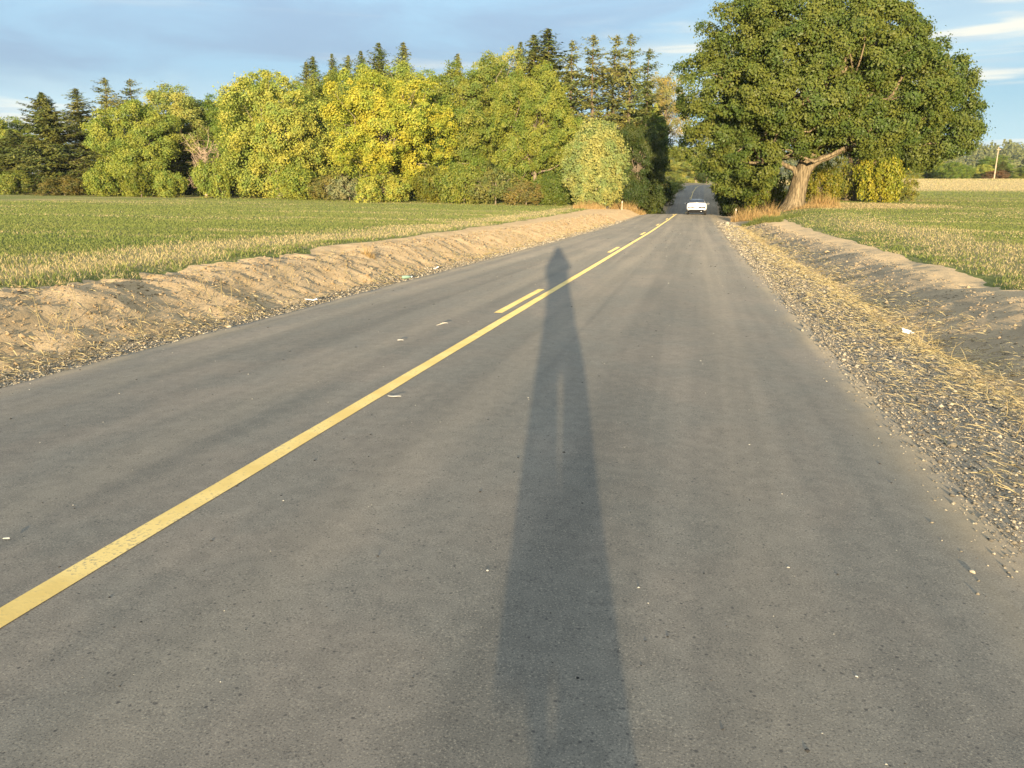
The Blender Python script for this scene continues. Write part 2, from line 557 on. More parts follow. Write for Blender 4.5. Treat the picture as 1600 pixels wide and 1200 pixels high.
M['plate'] = simple('plate_metal', (0.55, 0.58, 0.60), 0.5, 0.4)
M['chrome'] = simple('bright_metal', (0.7, 0.7, 0.7), 0.25, 0.5, 0.9)
M['paper'] = simple('white_paper', (0.80, 0.79, 0.76), 0.85, 0.1, 0.0, 0.05)
M['bottle'] = simple('green_plastic', (0.20, 0.30, 0.22), 0.25, 0.5)
M['cloth'] = simple('dark_jacket', (0.05, 0.06, 0.09), 0.9, 0.1)
M['trousers'] = simple('dark_trousers', (0.04, 0.045, 0.06), 0.9, 0.1)
M['skin'] = simple('skin', (0.46, 0.29, 0.21), 0.6, 0.3)
M['hair'] = simple('hair', (0.05, 0.035, 0.025), 0.7, 0.2)
M['shoe'] = simple('shoe', (0.06, 0.06, 0.06), 0.7, 0.2)

# ------------------------------------------------------------------ road, verges, fields, far ground
def grid(name, XX, YY, mat, kind='structure', edge=None, dz=0.0, Z=None, smooth=True):
    """XX, YY (rows, cols) sample positions on the terrain"""
    r, c = XX.shape
    if Z is None:
        Z = terrain(XX, YY)
    V = np.stack([XX, YY, Z + dz], -1).reshape(-1, 3)
    i = np.arange(r * c).reshape(r, c)
    F = np.stack([i[:-1, :-1], i[:-1, 1:], i[1:, 1:], i[1:, :-1]], -1).reshape(-1, 4)
    me = make_mesh(name, V, F, mat, smooth)
    if edge is not None:
        attr(me, 'edge', edge.ravel())
    return tag(add(name, me), kind=kind)


def yrows(a, b, fine, grow):
    out = [a]; d = fine
    while out[-1] < b:
        if out[-1] > 14:
            d = min(d * grow, 4.0)
        out.append(out[-1] + d)
    return np.array(out)


ys = np.concatenate([np.arange(-60, 1.0, 2.0), yrows(1.0, 262, 0.09, 1.012)])
ys_road = np.concatenate([np.arange(-60, 0, 2.0), np.arange(0, 262, 0.8)])

# road: a slab whose edges step down to the verge, with a slightly uneven margin
tcol = np.array([-0.06, -0.012, 0.0, 0.25, 1.0, 2.0, 3.0, 4.0, 5.0, 6.0, 6.3, 6.53, 6.542, 6.59])
hcol = np.array([-0.10, -0.012, 0.0, 0.008, .02, .035, .045, .045, .035, .02, .008, 0.0, -0.012, -0.10])
ys_fine = np.concatenate([np.arange(-60, 0, 2.0), np.arange(0, 20, 0.06), np.arange(20, 40, 0.2), np.arange(40, 262, 0.8)])
XX = EDGE_L + tcol[None, :] + xroad(ys_fine)[:, None]
wig = 0.05 * fbm(ys_fine * 0.9, ys_fine * 0 + 2.2, 4, 3) + 0.03 * fbm(ys_fine * 6.1, ys_fine * 0 + 1.2, 14, 2)
XX[:, 11:] += wig[:, None]
XX[:, :3] += 0.05 * fbm(ys_fine * 0.8, ys_fine * 0 + 7.2, 6, 3)[:, None]
YY = np.repeat(ys_fine[:, None], len(tcol), 1)
road_obj = grid('road', XX, YY, M['asphalt'], Z=zroad(YY) + hcol[None, :] + 0.012)


def road_top(y, x):
    t = np.clip(np.asarray(x, float) - EDGE_L - xroad(y), 0, 6.53)
    return zroad(y) + np.interp(t, tcol[2:12], hcol[2:12]) + 0.012


def stripe(name, xc, wd, y0, y1, n):
    yy = np.linspace(y0, y1, n)
    j = 0.006 * fbm(yy * 3.1, yy * 0 + xc, 12, 2)
    xs = np.stack([xc - wd / 2 + j, xc + wd / 2 + 0.006 * fbm(yy * 2.7, yy * 0 + 5 + xc, 13, 2)], 1) + xroad(yy)[:, None]
    Y2 = np.repeat(yy[:, None], 2, 1)
    V = np.stack([xs, Y2, road_top(Y2, xs) + 0.004], -1).reshape(-1, 3)
    i = np.arange(2 * n).reshape(n, 2)
    F = np.stack([i[:-1, 0], i[:-1, 1], i[1:, 1], i[1:, 0]], -1)
    return add(name, make_mesh(name, V, F, M['paint']), road_obj)


stripe('solid_centre_line', CENTRE, 0.112, -50, 258, 900)
for k in range(-1, 20):
    stripe('centre_line_dash', CENTRE - 0.212, 0.105, 9.45 + 13.0 * k, 12.35 + 13.0 * k, 8)

# left verge: a narrow gravel strip and the bank of bare earth
tl = np.concatenate([[-0.12], np.arange(0.0, 2.5, 0.085), np.array([2.55, 2.7, 2.85, 3.0])])
out_l = 0.045 * np.clip(ys - 7, 0, 60)                       # the bank widens away from the viewer
TT = tl[None, :] + out_l[:, None] * sst(tl, 2.0, 3.0)[None, :]
TT = TT - 0.62 * sst(tl, 2.2, 3.0)[None, :] + sst(tl, 2.2, 3.0)[None, :] * (0.4 * fbm(ys * .55, ys * 0, 44, 3) + 0.3 * (1 - sst(ys, 9, 20)) * fbm(ys * 2.3, ys * 0, 46, 3))[:, None]
YY = np.repeat(ys[:, None], len(tl), 1)
XX = EDGE_L + xroad(YY) - TT
grid('left_verge', XX[:, ::-1], YY, M['verge_l'], edge=TT[:, ::-1], dz=-0.02)
left_edge_x = XX[:, -1]

# right verge: gravel shoulder, shallow ditch, bank and a bare track along the field
tr_ = np.concatenate([[-0.12], np.arange(0.0, 3.6, 0.085), np.array([3.65, 3.8, 3.95])])
SS = tr_[None, :] + sst(tr_, 3.2, 3.9)[None, :] * (0.018 * np.clip(ys - 13, 0, 50) - 0.15 + 0.25 * fbm(ys * .6, ys * 0, 45, 3) + 0.25 * (1 - sst(ys, 12, 26)) * fbm(ys * 2.1, ys * 0, 47, 3))[:, None]
YY = np.repeat(ys[:, None], len(tr_), 1)
XX = EDGE_R + xroad(YY) + SS
grid('right_verge', XX, YY, M['verge_r'], edge=SS, dz=-0.02)
right_edge_x = XX[:, -1]

# fields: from the verge's outer edge outwards
fl = np.concatenate([np.linspace(0, 6, 26), np.linspace(6.6, 30, 30), np.linspace(32, 160, 40), [200, 260, 340]])
XX = left_edge_x[:, None] - fl[None, :]
YY = np.repeat(ys[:, None], len(fl), 1)
drift = fbm(YY * .35, XX * .35, 51, 3)
dryL = (1 - sst(np.abs(fl[None, :] - 1.9 - 1.2 * drift), 0.6, 1.9)) * 0.75
grid('left_field', XX[:, ::-1], YY, M['field'], edge=dryL[:, ::-1], dz=-0.02)
XX = right_edge_x[:, None] + fl[None, :]
drift = fbm(YY * .3, XX * .3, 52, 3)
band = sst(YY + 0.10 * XX, 124, 138)                        # the far part of the right field is dry stubble
near = (1 - sst(np.abs(fl[None, :] - 2.6 - 1.6 * drift), 0.6, 2.2)) * 0.7 * (1 - sst(YY, 40, 60))
under = (1 - sst(np.hypot((XX - 13) / 9, (YY - 77) / 8), .7, 1.25)) * .85   # worn, dry ground beneath the big trees
dryR = np.maximum(np.maximum(band * (0.9 - .55 * sst(YY, 190, 215)), near), under)
grid('right_field', XX, YY, M['field'], edge=dryR, dz=-0.02)

# far ground to the horizon, rising to a low wooded ridge on the right
gx = np.concatenate([-np.geomspace(6000, 60, 40), np.linspace(-50, 50, 20), np.geomspace(60, 6000, 60)])
gy = np.concatenate([[-1500, -600, -200, -60], np.linspace(0, 400, 40), np.geomspace(420, 9000, 60)])
XX, YY = np.meshgrid(gx, gy)


def hill(x, y):
    x = np.asarray(x, float); y = np.asarray(y, float)
    az = np.arctan2(x, np.maximum(y, 1))
    d = np.hypot(x, y)
    rise = 33 * sst(d, 430, 1150) * (1 + 0.5 * fbm(az * 11, d * 0, 61, 3)) + 5 * sst(d, 1150, 1700)
    return -13.0 * sst(d, 330, 520) + (13 * sst(d, 520, 900) + rise) * (0.35 + 0.65 * sst(az, -0.5, 0.1))


Z = terrain(XX, np.clip(YY, -100, 300)) - 0.7 - 3.0 * (1 - sst(np.abs(XX), 15, 45)) * (1 - sst(YY, 262, 300))
Z = Z + hill(XX, YY)
grid('ground', XX, YY, M['ground'], Z=Z)
HILL = lambda x, y: float(hill(np.array([x]), np.array([y]))[0] + terrain(np.array([x]), np.array([min(y, 300.0)]))[0] - 0.7)

# ------------------------------------------------------------------ trees
def norm(v):
    return v / np.maximum(np.linalg.norm(v, axis=-1, keepdims=True), 1e-9)


def leaf_quads(P, N, size, aspect, rng, along=None):
    """one small rhombic face per leaf spray"""
    n = len(P)
    N = norm(N)
    a = rng.normal(size=(n, 3)) if along is None else along + 0.25 * rng.normal(size=(n, 3))
    T = norm(a - N * (a * N).sum(1, keepdims=True))
    B = np.cross(N, T)
    s = np.asarray(size)
    s = (s * rng.uniform(0.65, 1.35, n))[:, None] if s.ndim == 0 else s[:, None]
    k = rng.uniform(-0.25, 0.25, n)[:, None]
    V = np.stack([P + T * s, P + B * s * aspect + T * s * k + N * s * 0.18, P - T * s, P - B * s * aspect + T * s * k + N * s * 0.18], 1).reshape(-1, 3)
    F = np.arange(4 * n).reshape(n, 4)
    return V, F


def tube(path, rad, sides=6, rough=0.0, rng=None):
    path = np.asarray(path, float); n = len(path)
    tan = norm(np.gradient(path, axis=0))
    ref = np.array([0.31, 0.95, 0.07])
    u = norm(np.cross(tan, ref)); v = np.cross(tan, u)
    a = np.arange(sides) * 2 * math.pi / sides
    ring = u[:, None, :] * np.cos(a)[None, :, None] + v[:, None, :] * np.sin(a)[None, :, None]
    rr = np.asarray(rad, float)[:, None, None] * np.ones((n, sides, 1))
    if rough and rng is not None:
        rr = rr * (1 + rough * rng.uniform(-1, 1, (1, sides, 1)) + rough * 0.5 * rng.uniform(-1, 1, (n, sides, 1)))
    V = (path[:, None, :] + ring * rr).reshape(-1, 3)
    i = np.arange(n * sides).reshape(n, sides)
    j = np.roll(i, -1, 1)
    F = np.stack([i[:-1], j[:-1], j[1:], i[1:]], -1).reshape(-1, 4)
    return V, F


def join(parts):
    Vs, Fs, o = [], [], 0
    for V, F in parts:
        Vs.append(V); Fs.append(F + o); o += len(V)
    return np.concatenate(Vs), np.concatenate(Fs)


def arc(a, b, sag, n, rng, wob=0.0):
    a = np.asarray(a, float); b = np.asarray(b, float)
    t = np.linspace(0, 1, n)[:, None]
    p = a + (b - a) * t
    p[:, 2] += sag * np.sin(t[:, 0] * math.pi)
    if wob:
        k = np.sin(t[:, 0] * math.pi)[:, None]
        p += rng.normal(size=(n, 3)) * wob * k
    return p


def crown_points(rng, lobes, n_clumps, clump_r, per, min_z=0.0, flat=0.75, inner=0.55, up=0.15):
    """leaf sprays gathered in clumps over the shell of a union of ellipsoids"""
    L = np.array(lobes, float)
    C, Rr = L[:, :3], L[:, 3:]
    area = (Rr[:, 0] * Rr[:, 1] + Rr[:, 0] * Rr[:, 2] + Rr[:, 1] * Rr[:, 2])
    cent = []; outs = []
    bumps = norm(rng.normal(size=(9, 3)))
    amp = rng.uniform(-0.14, 0.16, 9)
    while len(cent) < n_clumps:
        k = rng.choice(len(L), p=area / area.sum())
        d = norm(rng.normal(size=3))
        b = 1 + (amp * np.clip(bumps @ d, 0, 1) ** 3).sum()
        f = rng.uniform(inner ** 2, 1.0) ** 0.5 * b
        p = C[k] + d * Rr[k] * f
        if p[2] < min_z:
            continue
        q = ((p - C) / Rr)
        qd = np.linalg.norm(q, axis=1); qd[k] = 9
        if len(L) > 1 and qd.min() < 0.62 and rng.random() < 0.85:
            continue
        cent.append(p); outs.append(norm(d / Rr[k]))
    cent = np.array(cent); outs = np.array(outs)
    rc = clump_r * rng.uniform(0.5, 1.5, n_clumps)
    m = rng.poisson(per * (rc / clump_r) ** 1.6) + 6
    idx = np.repeat(np.arange(n_clumps), m)
    n = len(idx)
    d = norm(rng.normal(size=(n, 3)) + 0.75 * outs[idx] + np.array([0, 0, up * 2]))
    r = rc[idx] * np.where(rng.random(n) < 0.3, np.abs(rng.normal(0.85, 0.35, n)), rng.uniform(0.35, 1.0, n) ** 0.6)
    P = cent[idx] + d * r[:, None] * np.array([1, 1, flat])
    N = d * 0.75 + outs[idx] * 0.45 + rng.normal(size=(n, 3)) * 0.62 + np.array([0, 0, up])
    return cent, outs, rc, P, N


def broad_tree(rng, lobes, trunk_r, trunk_top, n_clumps, clump_r, per, leaf, n_limbs, min_z, lean=(0, 0), bark='bark', leafmat='leaf', flat=0.75, inner=0.5, limbs_r=0.45):
    cent, outs, rc, P, N = crown_points(rng, lobes, n_clumps, clump_r, per, min_z, flat, inner)
    V, F = leaf_quads(P, N, leaf, 0.62, rng)
    crown = make_mesh('crown', V, F, M[leafmat])
    top = np.array([lean[0], lean[1], trunk_top])
    path = arc((0, 0, -0.5), top, 0, 9, rng, trunk_r * 0.25)
    rad = trunk_r * np.array([1.7, 1.35, 1.08, 1.0, .95, .9, .8, .7, .55])
    parts = [tube(path, rad, 10, 0.12, rng)]
    pick = rng.permutation(len(cent))[:n_limbs]
    for i in pick:
        h = rng.uniform(0.35, 1.0)
        base = path[int(2 + h * 6)]
        end = cent[i]
        ln = np.linalg.norm(end - base)
        r0 = trunk_r * limbs_r * rng.uniform(0.5, 1.0)
        pp = arc(base, end, ln * rng.uniform(-0.08, 0.16), 7, rng, ln * 0.035)
        parts.append(tube(pp, np.linspace(r0, 0.02, 7), 5))
    V, F = join(parts)
    return make_mesh('trunk', V, F, M[bark], True), crown


def conifer(rng, H, Rb, dens, gap, droop, spire=0.85, leaf=0.34, low=0.06):
    parts = [tube(np.stack([0.05 * rng.normal(size=10), 0.05 * rng.normal(size=10), np.linspace(-0.5, H, 10)], 1), np.linspace(0.017 * H, 0.012, 10), 8, 0.1, rng)]
    P, N, A, S = [], [], [], []
    z = low * H
    ph = rng.uniform(0, 6.28)
    while z < H * 0.995:
        f = 1 - z / H
        L0 = Rb * (f ** spire) * (1.0 if f < 0.8 else 1 - (f - 0.8) * 1.1) + 0.06
        L0 *= min(1.0, 0.25 + f / 0.07)
        nb = max(4, int(round((3.5 + 3.5 * f) * dens)))
        a0 = rng.uniform(0, 6.28)
        for k in range(nb):
            if rng.random() < gap:
                continue
            a = a0 + k * 6.283 / nb + rng.normal() * 0.28
            zb = z + rng.uniform(-0.28, 0.28) * min(1.0, f * 8)
            L = L0 * rng.uniform(0.42, 1.25) * (1 + 0.28 * math.cos(a - ph + z * 0.9))
            out = np.array([math.cos(a), math.sin(a), 0.0])
            m = max(5, int(L / 0.125))
            t = np.linspace(0.08, 1, m)
            lift = (0.30 * (1 - f) ** 2 - droop * f * 1.0 - 0.05)
            pz = zb + L * (lift * t + 0.16 * t ** 3) - 0.10 * L * np.sin(t * 3.1) * droop
            c = out[None, :] * (L * t)[:, None]; c[:, 2] = pz
            parts.append(tube(np.stack([c[0], c[m // 2], c[-1]]), [0.012 * L + 0.012, 0.008 * L + 0.006, 0.005], 3))
            side = np.array([-out[1], out[0], 0.0])
            for sgn in (-1, 1, 0):
                w_ = (0.30 * L * (1 - 0.65 * t) + 0.10) * (0 if sgn == 0 else 1)
                jit = rng.normal(size=(m, 3)) * 0.07
                base = c + side[None, :] * (sgn * w_ * rng.uniform(0.3, 1.0, m))[:, None] + jit
                base[:, 2] -= np.abs(w_) * rng.uniform(0.15, 0.55, m)
                P.append(base)
                A.append(np.repeat((out * 0.8 + side * sgn * 0.8 + np.array([0, 0, -0.25]))[None, :], m, 0))
                N.append(np.repeat((np.array([0, 0, 1.0]) + out * 0.55)[None, :], m, 0) + rng.normal(size=(m, 3)) * 0.45)
                S.append(leaf * (0.55 + 0.55 * (1 - t * 0.4)) * rng.uniform(0.6, 1.25, m) * (0.45 + 0.55 * min(1.0, f * 3 + 0.25)))
        z += (0.30 + 0.26 * f) * (H / 20) ** 0.5
    P = np.concatenate(P); N = np.concatenate(N); A = np.concatenate(A); S = np.concatenate(S)
    V, F = leaf_quads(P, N, S, 0.36, rng, A)
    Vt, Ft = join(parts)
    return make_mesh('trunk', Vt, Ft, M['bark_dark'], True), make_mesh('crown', V, F, M['needle'])


def rnd_lobes(rng, H, W, n, low=0.12):
    """a crown of several overlapping masses, H tall and W wide"""
    out = [(0, 0, H * 0.56, W * 0.36, W * 0.36, H * 0.36)]
    for i in range(n):
        a = rng.uniform(0, 6.28); zf = rng.uniform(low + 0.12, 0.86)
        prof = math.sin(min(1, max(0.06, (zf - low) / (1 - low))) ** 0.8 * math.pi) ** 0.7
        d = W * 0.5 * prof * rng.uniform(0.45, 0.75)
        r = W * rng.uniform(0.15, 0.25)
        out.append((d * math.cos(a), d * math.sin(a), H * zf * 0.96, r, r, r * rng.uniform(0.8, 1.25) * min(1.5, H / W)))
    return out


PROTO = {}


def proto(key, H, W, pair):
    co = np.empty(len(pair[1].vertices) * 3, dtype=np.float32)
    pair[1].vertices.foreach_get('co', co)
    co = co.reshape(-1, 3)
    r = np.percentile(np.hypot(co[:, 0], co[:, 1]), 99.3)
    PROTO[key] = (float(np.percentile(co[:, 2], 99.9)), float(2 * r), pair)


g = np.random.default_rng
proto('round', 14, 13, broad_tree(g(1), rnd_lobes(g(11), 13.6, 12.5, 13, 0.04), 0.30, 8, 400, 0.88, 200, 0.108, 40, 0.2))
proto('tall', 16, 11, broad_tree(g(2), rnd_lobes(g(12), 15.6, 10.5, 13, 0.10), 0.26, 10, 380, 0.84, 190, 0.108, 46, 0.8))
proto('vase', 15, 13, broad_tree(g(3), rnd_lobes(g(13), 14.6, 12.6, 16, 0.10), 0.28, 7, 410, 0.76, 190, 0.105, 60, 0.6, flat=0.9))
proto('bushy', 12, 10, broad_tree(g(4), rnd_lobes(g(14), 11.7, 9.6, 14, 0.0), 0.22, 7, 350, 0.72, 165, 0.10, 40, 0.0))
proto('sparse', 20, 10, broad_tree(g(5), rnd_lobes(g(15), 19.5, 9.6, 13, 0.30), 0.26, 13, 160, 0.9, 100, 0.11, 90, 4.0, limbs_r=0.35))
proto('willow', 8.2, 6.7, broad_tree(g(6), [(0, 0, 3.7, 3.1, 3.1, 3.6), (0.1, 0, 5.6, 2.1, 2.1, 2.4), (-1.3, -.3, 2.4, 1.9, 1.9, 2.2), (1.4, -.2, 2.5, 1.9, 1.9, 2.2)], 0.14, 5, 640, 0.42, 60, 0.10, 120, 0.1, limbs_r=0.4, flat=1.5))
proto('fir', 18, 11, conifer(g(21), 18, 5.6, 1.8, 0.08, 0.32, 0.62, 0.30, 0.02))
proto('spruce', 20, 8, conifer(g(22), 20, 4.2, 1.75, 0.14, 0.32, 0.62, 0.25, 0.06))
proto('open_fir', 20, 8, conifer(g(23), 20, 4.2, 0.95, 0.32, 0.30, 0.58, 0.25, 0.10))
proto('spire', 20, 7, conifer(g(24), 20, 3.6, 1.6, 0.18, 0.32, 0.66, 0.24, 0.05))


def shrub(rng, H, W, n, leaf, per):
    lob = [(0, 0, H * .42, W * .34, W * .34, H * .45)]
    for i in range(7):
        a = rng.uniform(0, 6.28); r = W * rng.uniform(.16, .24)
        lob.append((W * .3 * math.cos(a), W * .3 * math.sin(a), H * rng.uniform(.25, .62), r, r, H * rng.uniform(.2, .34)))
    return broad_tree(rng, lob, 0.06, H * .5, n, W * .09, per, leaf, 26, 0.0, leafmat='shrub', flat=1.1, limbs_r=0.6)


proto('shrub', 4.0, 5.0, shrub(g(31), 4.0, 5.0, 210, 0.10, 46))
proto('loose_shrub', 4.0, 4.5, shrub(g(32), 4.2, 4.6, 120, 0.10, 34))


# the two old trees by the field: own shapes
def old_tree_near():
    rng = g(41)
    lob = [(0.6, 0.5, 10.3, 8.0, 7.0, 6.6), (0.2, 0.5, 15.3, 5.6, 5.0, 3.6), (-5.6, 0.0, 9.3, 4.6, 5.0, 4.6), (-3.6, 0.3, 13.2, 4.2, 4.2, 3.6),
           (4.6, 0.2, 13.3, 4.8, 4.6, 3.6), (7.4, 0.0, 9.0, 4.4, 4.6, 3.9), (-6.6, 1.2, 5.4, 2.9, 3.0, 2.6), (-3.2, -1.4, 3.9, 2.5, 2.2, 1.9), (5.0, -2.4, 6.4, 3.2, 2.6, 2.0),
           (0.4, -4.2, 8.4, 3.6, 2.6, 2.6), (-3.0, -3.6, 9.5, 3.0, 2.4, 2.6), (3.2, -4.2, 11.5, 3.2, 2.2, 2.6), (-0.4, -3.4, 13.6, 3.2, 2.2, 2.2), (-4.8, 2.5, 3.0, 2.6, 2.2, 2.2)]
    cent, outs, rc, P, N = crown_points(rng, lob, 1120, 0.80, 205, 1.2, 0.72, 0.62)
    keep = ~((np.abs(P[:, 0] - 0.4) < 1.9) & (P[:, 2] < 4.1) & (P[:, 1] < 2.5))      # the trunk stands clear below the crown
    V, F = leaf_quads(P[keep], N[keep], 0.105, 0.66, rng)
    crown = make_mesh('crown', V, F, M['leaf'])
    tr = []
    path = np.array([(-0.05, 0, -0.6), (0.0, 0, 0.0), (0.08, 0, 0.5), (0.22, 0, 1.3), (0.36, 0, 2.3), (0.62, 0.05, 3.3), (0.95, 0.1, 4.4), (0.9, 0.3, 6.2), (0.6, 0.4, 8.6), (0.5, 0.4, 11.5), (0.4, .4, 14.5)])
    tr.append(tube(path, [1.35, 1.12, .88, .74, .68, .66, .60, .48, .36, .22, .06], 14, 0.10, rng))
    limbs = []
    for pts, r0, r1 in (([(.5, 0, 2.9), (1.6, -.4, 3.9), (3.0, -.8, 4.7), (4.6, -1.3, 5.1), (6.4, -1.9, 6.0)], .36, .12),
                        ([(.4, 0, 2.6), (-.6, -.3, 3.5), (-1.6, -.8, 3.9), (-2.6, -1.2, 3.9), (-3.6, -1.6, 4.4)], .26, .07),
                        ([(.8, .1, 4.2), (-.8, -.5, 5.6), (-2.4, -1.1, 6.6), (-4.4, -1.6, 7.6)], .32, .1),
                        ([(.9, .1, 4.8), (2.2, -.8, 6.6), (3.8, -1.7, 8.3), (5.6, -2.2, 9.6)], .34, .1),
                        ([(.9, .3, 5.8), (.2, -1.2, 7.4), (-.4, -2.4, 9.0), (-.8, -3.2, 10.4)], .28, .08),
                        ([(.8, .3, 6.4), (1.8, -1.0, 8.6), (2.4, -2.2, 10.6), (2.8, -2.6, 12.6)], .26, .07)):
        pts = np.array(pts)
        tt = np.linspace(0, 1, len(pts)); t2 = np.linspace(0, 1, 11)
        pp = np.stack([np.interp(t2, tt, pts[:, c]) for c in range(3)], 1) + rng.normal(size=(11, 3)) * 0.05
        limbs.append(make_mesh('limb', *tube(pp, np.linspace(r0, r1, 11), 8, 0.1, rng), M['bark_big'], True))
    sub = []
    for i in rng.permutation(len(cent))[:210]:
        base = path[rng.integers(6, 10)] if rng.random() < .5 else np.array([(4.6, -1.3, 5.1), (-2.4, -1.1, 6.6), (3.8, -1.7, 8.3), (-.4, -2.4, 9.0), (2.4, -2.2, 10.6), (-2.6, -1.2, 3.9)][rng.integers(6)])
        ln = np.linalg.norm(cent[i] - base)
        if ln > 8.5 or cent[i][2] < 3.6:
            continue
        sub.append(tube(arc(base, cent[i] + outs[i] * rc[i] * .3, ln * rng.uniform(-.1, .12), 7, rng, ln * .05), np.linspace(.028 * ln + .03, .02, 7), 5))
    return make_mesh('trunk', *tr[0], M['bark_big'], True), crown, limbs, make_mesh('branches', *join(sub), M['bark_big'], True)


def old_tree_far():
    rng = g(43)
    lob = [(2.4, 0, 10.0, 6.2, 6.0, 6.0), (0.8, 0, 13.6, 5.2, 5.2, 3.7), (5.4, 0, 11.8, 4.6, 5.0, 4.0), (7.4, 0, 8.6, 4.0, 4.6, 4.2), (5.8, -1.5, 5.4, 3.4, 3.4, 2.2), (2.6, -3.4, 7.0, 3.4, 2.6, 2.8), (4.6, -4, 9.6, 3.2, 2.4, 2.8), (8.6, -1, 7.2, 2.8, 3.0, 2.6)]
    cent, outs, rc, P, N = crown_points(rng, lob, 640, 0.85, 170, 1.6, 0.75, 0.6)
    V, F = leaf_quads(P, N, 0.12, 0.66, rng)
    path = np.array([(0, 0, -.6), (0, 0, .3), (.05, 0, 1.2), (.2, 0, 2.6), (.6, 0, 4.2), (1.4, 0, 6.5), (2.2, 0, 9.5), (2.6, 0, 13)])
    parts = [tube(path, [1.2, 1.0, .86, .8, .7, .5, .3, .06], 12, .08, rng)]
    for i in rng.permutation(len(cent))[:90]:
        base = path[rng.integers(3, 7)]
        ln = np.linalg.norm(cent[i] - base)
        if cent[i][2] < 3.5 or ln > 11:
            continue
        parts.append(tube(arc(base, cent[i], ln * rng.uniform(-.08, .12), 7, rng, ln * .04), np.linspace(.03 * ln + .03, .02, 7), 5))
    return make_mesh('trunk', *join(parts), M['bark_big'], True), make_mesh('crown', V, F, M['leaf'])


def tree(key, x, y, H, W, col, label, group=None, rot=None, cat='tree', name=None):
    h0, w0, (tm, cm) = PROTO[key]
    s = (W / w0, W / w0, H / h0)
    rz = rot if rot is not None else (x * 12.9898 + y * 78.233) % 6.283
    names = {'fir': 'conifer_tree', 'spruce': 'conifer_tree', 'open_fir': 'conifer_tree', 'spire': 'conifer_tree', 'shrub': 'shrub', 'loose_shrub': 'shrub'}
    e = empty(name or names.get(key, 'deciduous_tree'), (x, y, TZ(x, y)), rz, s)
    if 'conifer' in e.name:
        e.rotation_euler = (R(2.2) * math.sin(x * 3.7), R(2.2) * math.sin(y * 5.1 + x), rz)
    tag(e, label, cat, group)
    t_ = add('trunk' if cat != 'shrub' else 'stems', tm, e)
    c_ = add('crown' if cat != 'shrub' else 'foliage', cm, e)
    c_.color = (*col, 1)
    return e


def TZ(x, y):
    return ground_z(x, y) - 0.05 if y < 262 else HILL(x, y) + 0.2


YEL = (0.300, 0.318, 0.066)
YGR = (0.232, 0.270, 0.052)
GRN = (0.150, 0.205, 0.036)
OLV = (0.180, 0.208, 0.042)
PALE = (0.265, 0.280, 0.075)
DGR = (0.058, 0.080, 0.020)  # dark green; on roadside trees past the crest, shade is put into it
CON = (0.105, 0.122, 0.034)
CON2 = (0.160, 0.170, 0.055)
OAK = (0.110, 0.138, 0.029)

near_tr, near_cr, near_limbs, near_br = old_tree_near()
e = empty('old_maple_tree', (8.1, 72.0, ground_z(8.1, 72.0)), 0.0)
tag(e, 'huge dark green spreading tree with thick pale leaning trunk beside the road', 'tree')
trk = add('trunk', near_tr, e)
for lm in near_limbs:
    add('limb', lm, trk)
add('branches', near_br, trk)['kind'] = 'stuff'
add('crown', near_cr, e).color = (*OAK, 1)
far_tr, far_cr = old_tree_far()
e = empty('old_maple_tree', (15.9, 91.0, ground_z(15.9, 91.0)), 0.0)
tag(e, 'second big dark green tree behind the huge one, crown reaching out over the right field', 'tree')
add('trunk', far_tr, e)
add('crown', far_cr, e).color = (OAK[0] * .92, OAK[1] * .96, OAK[2], 1)

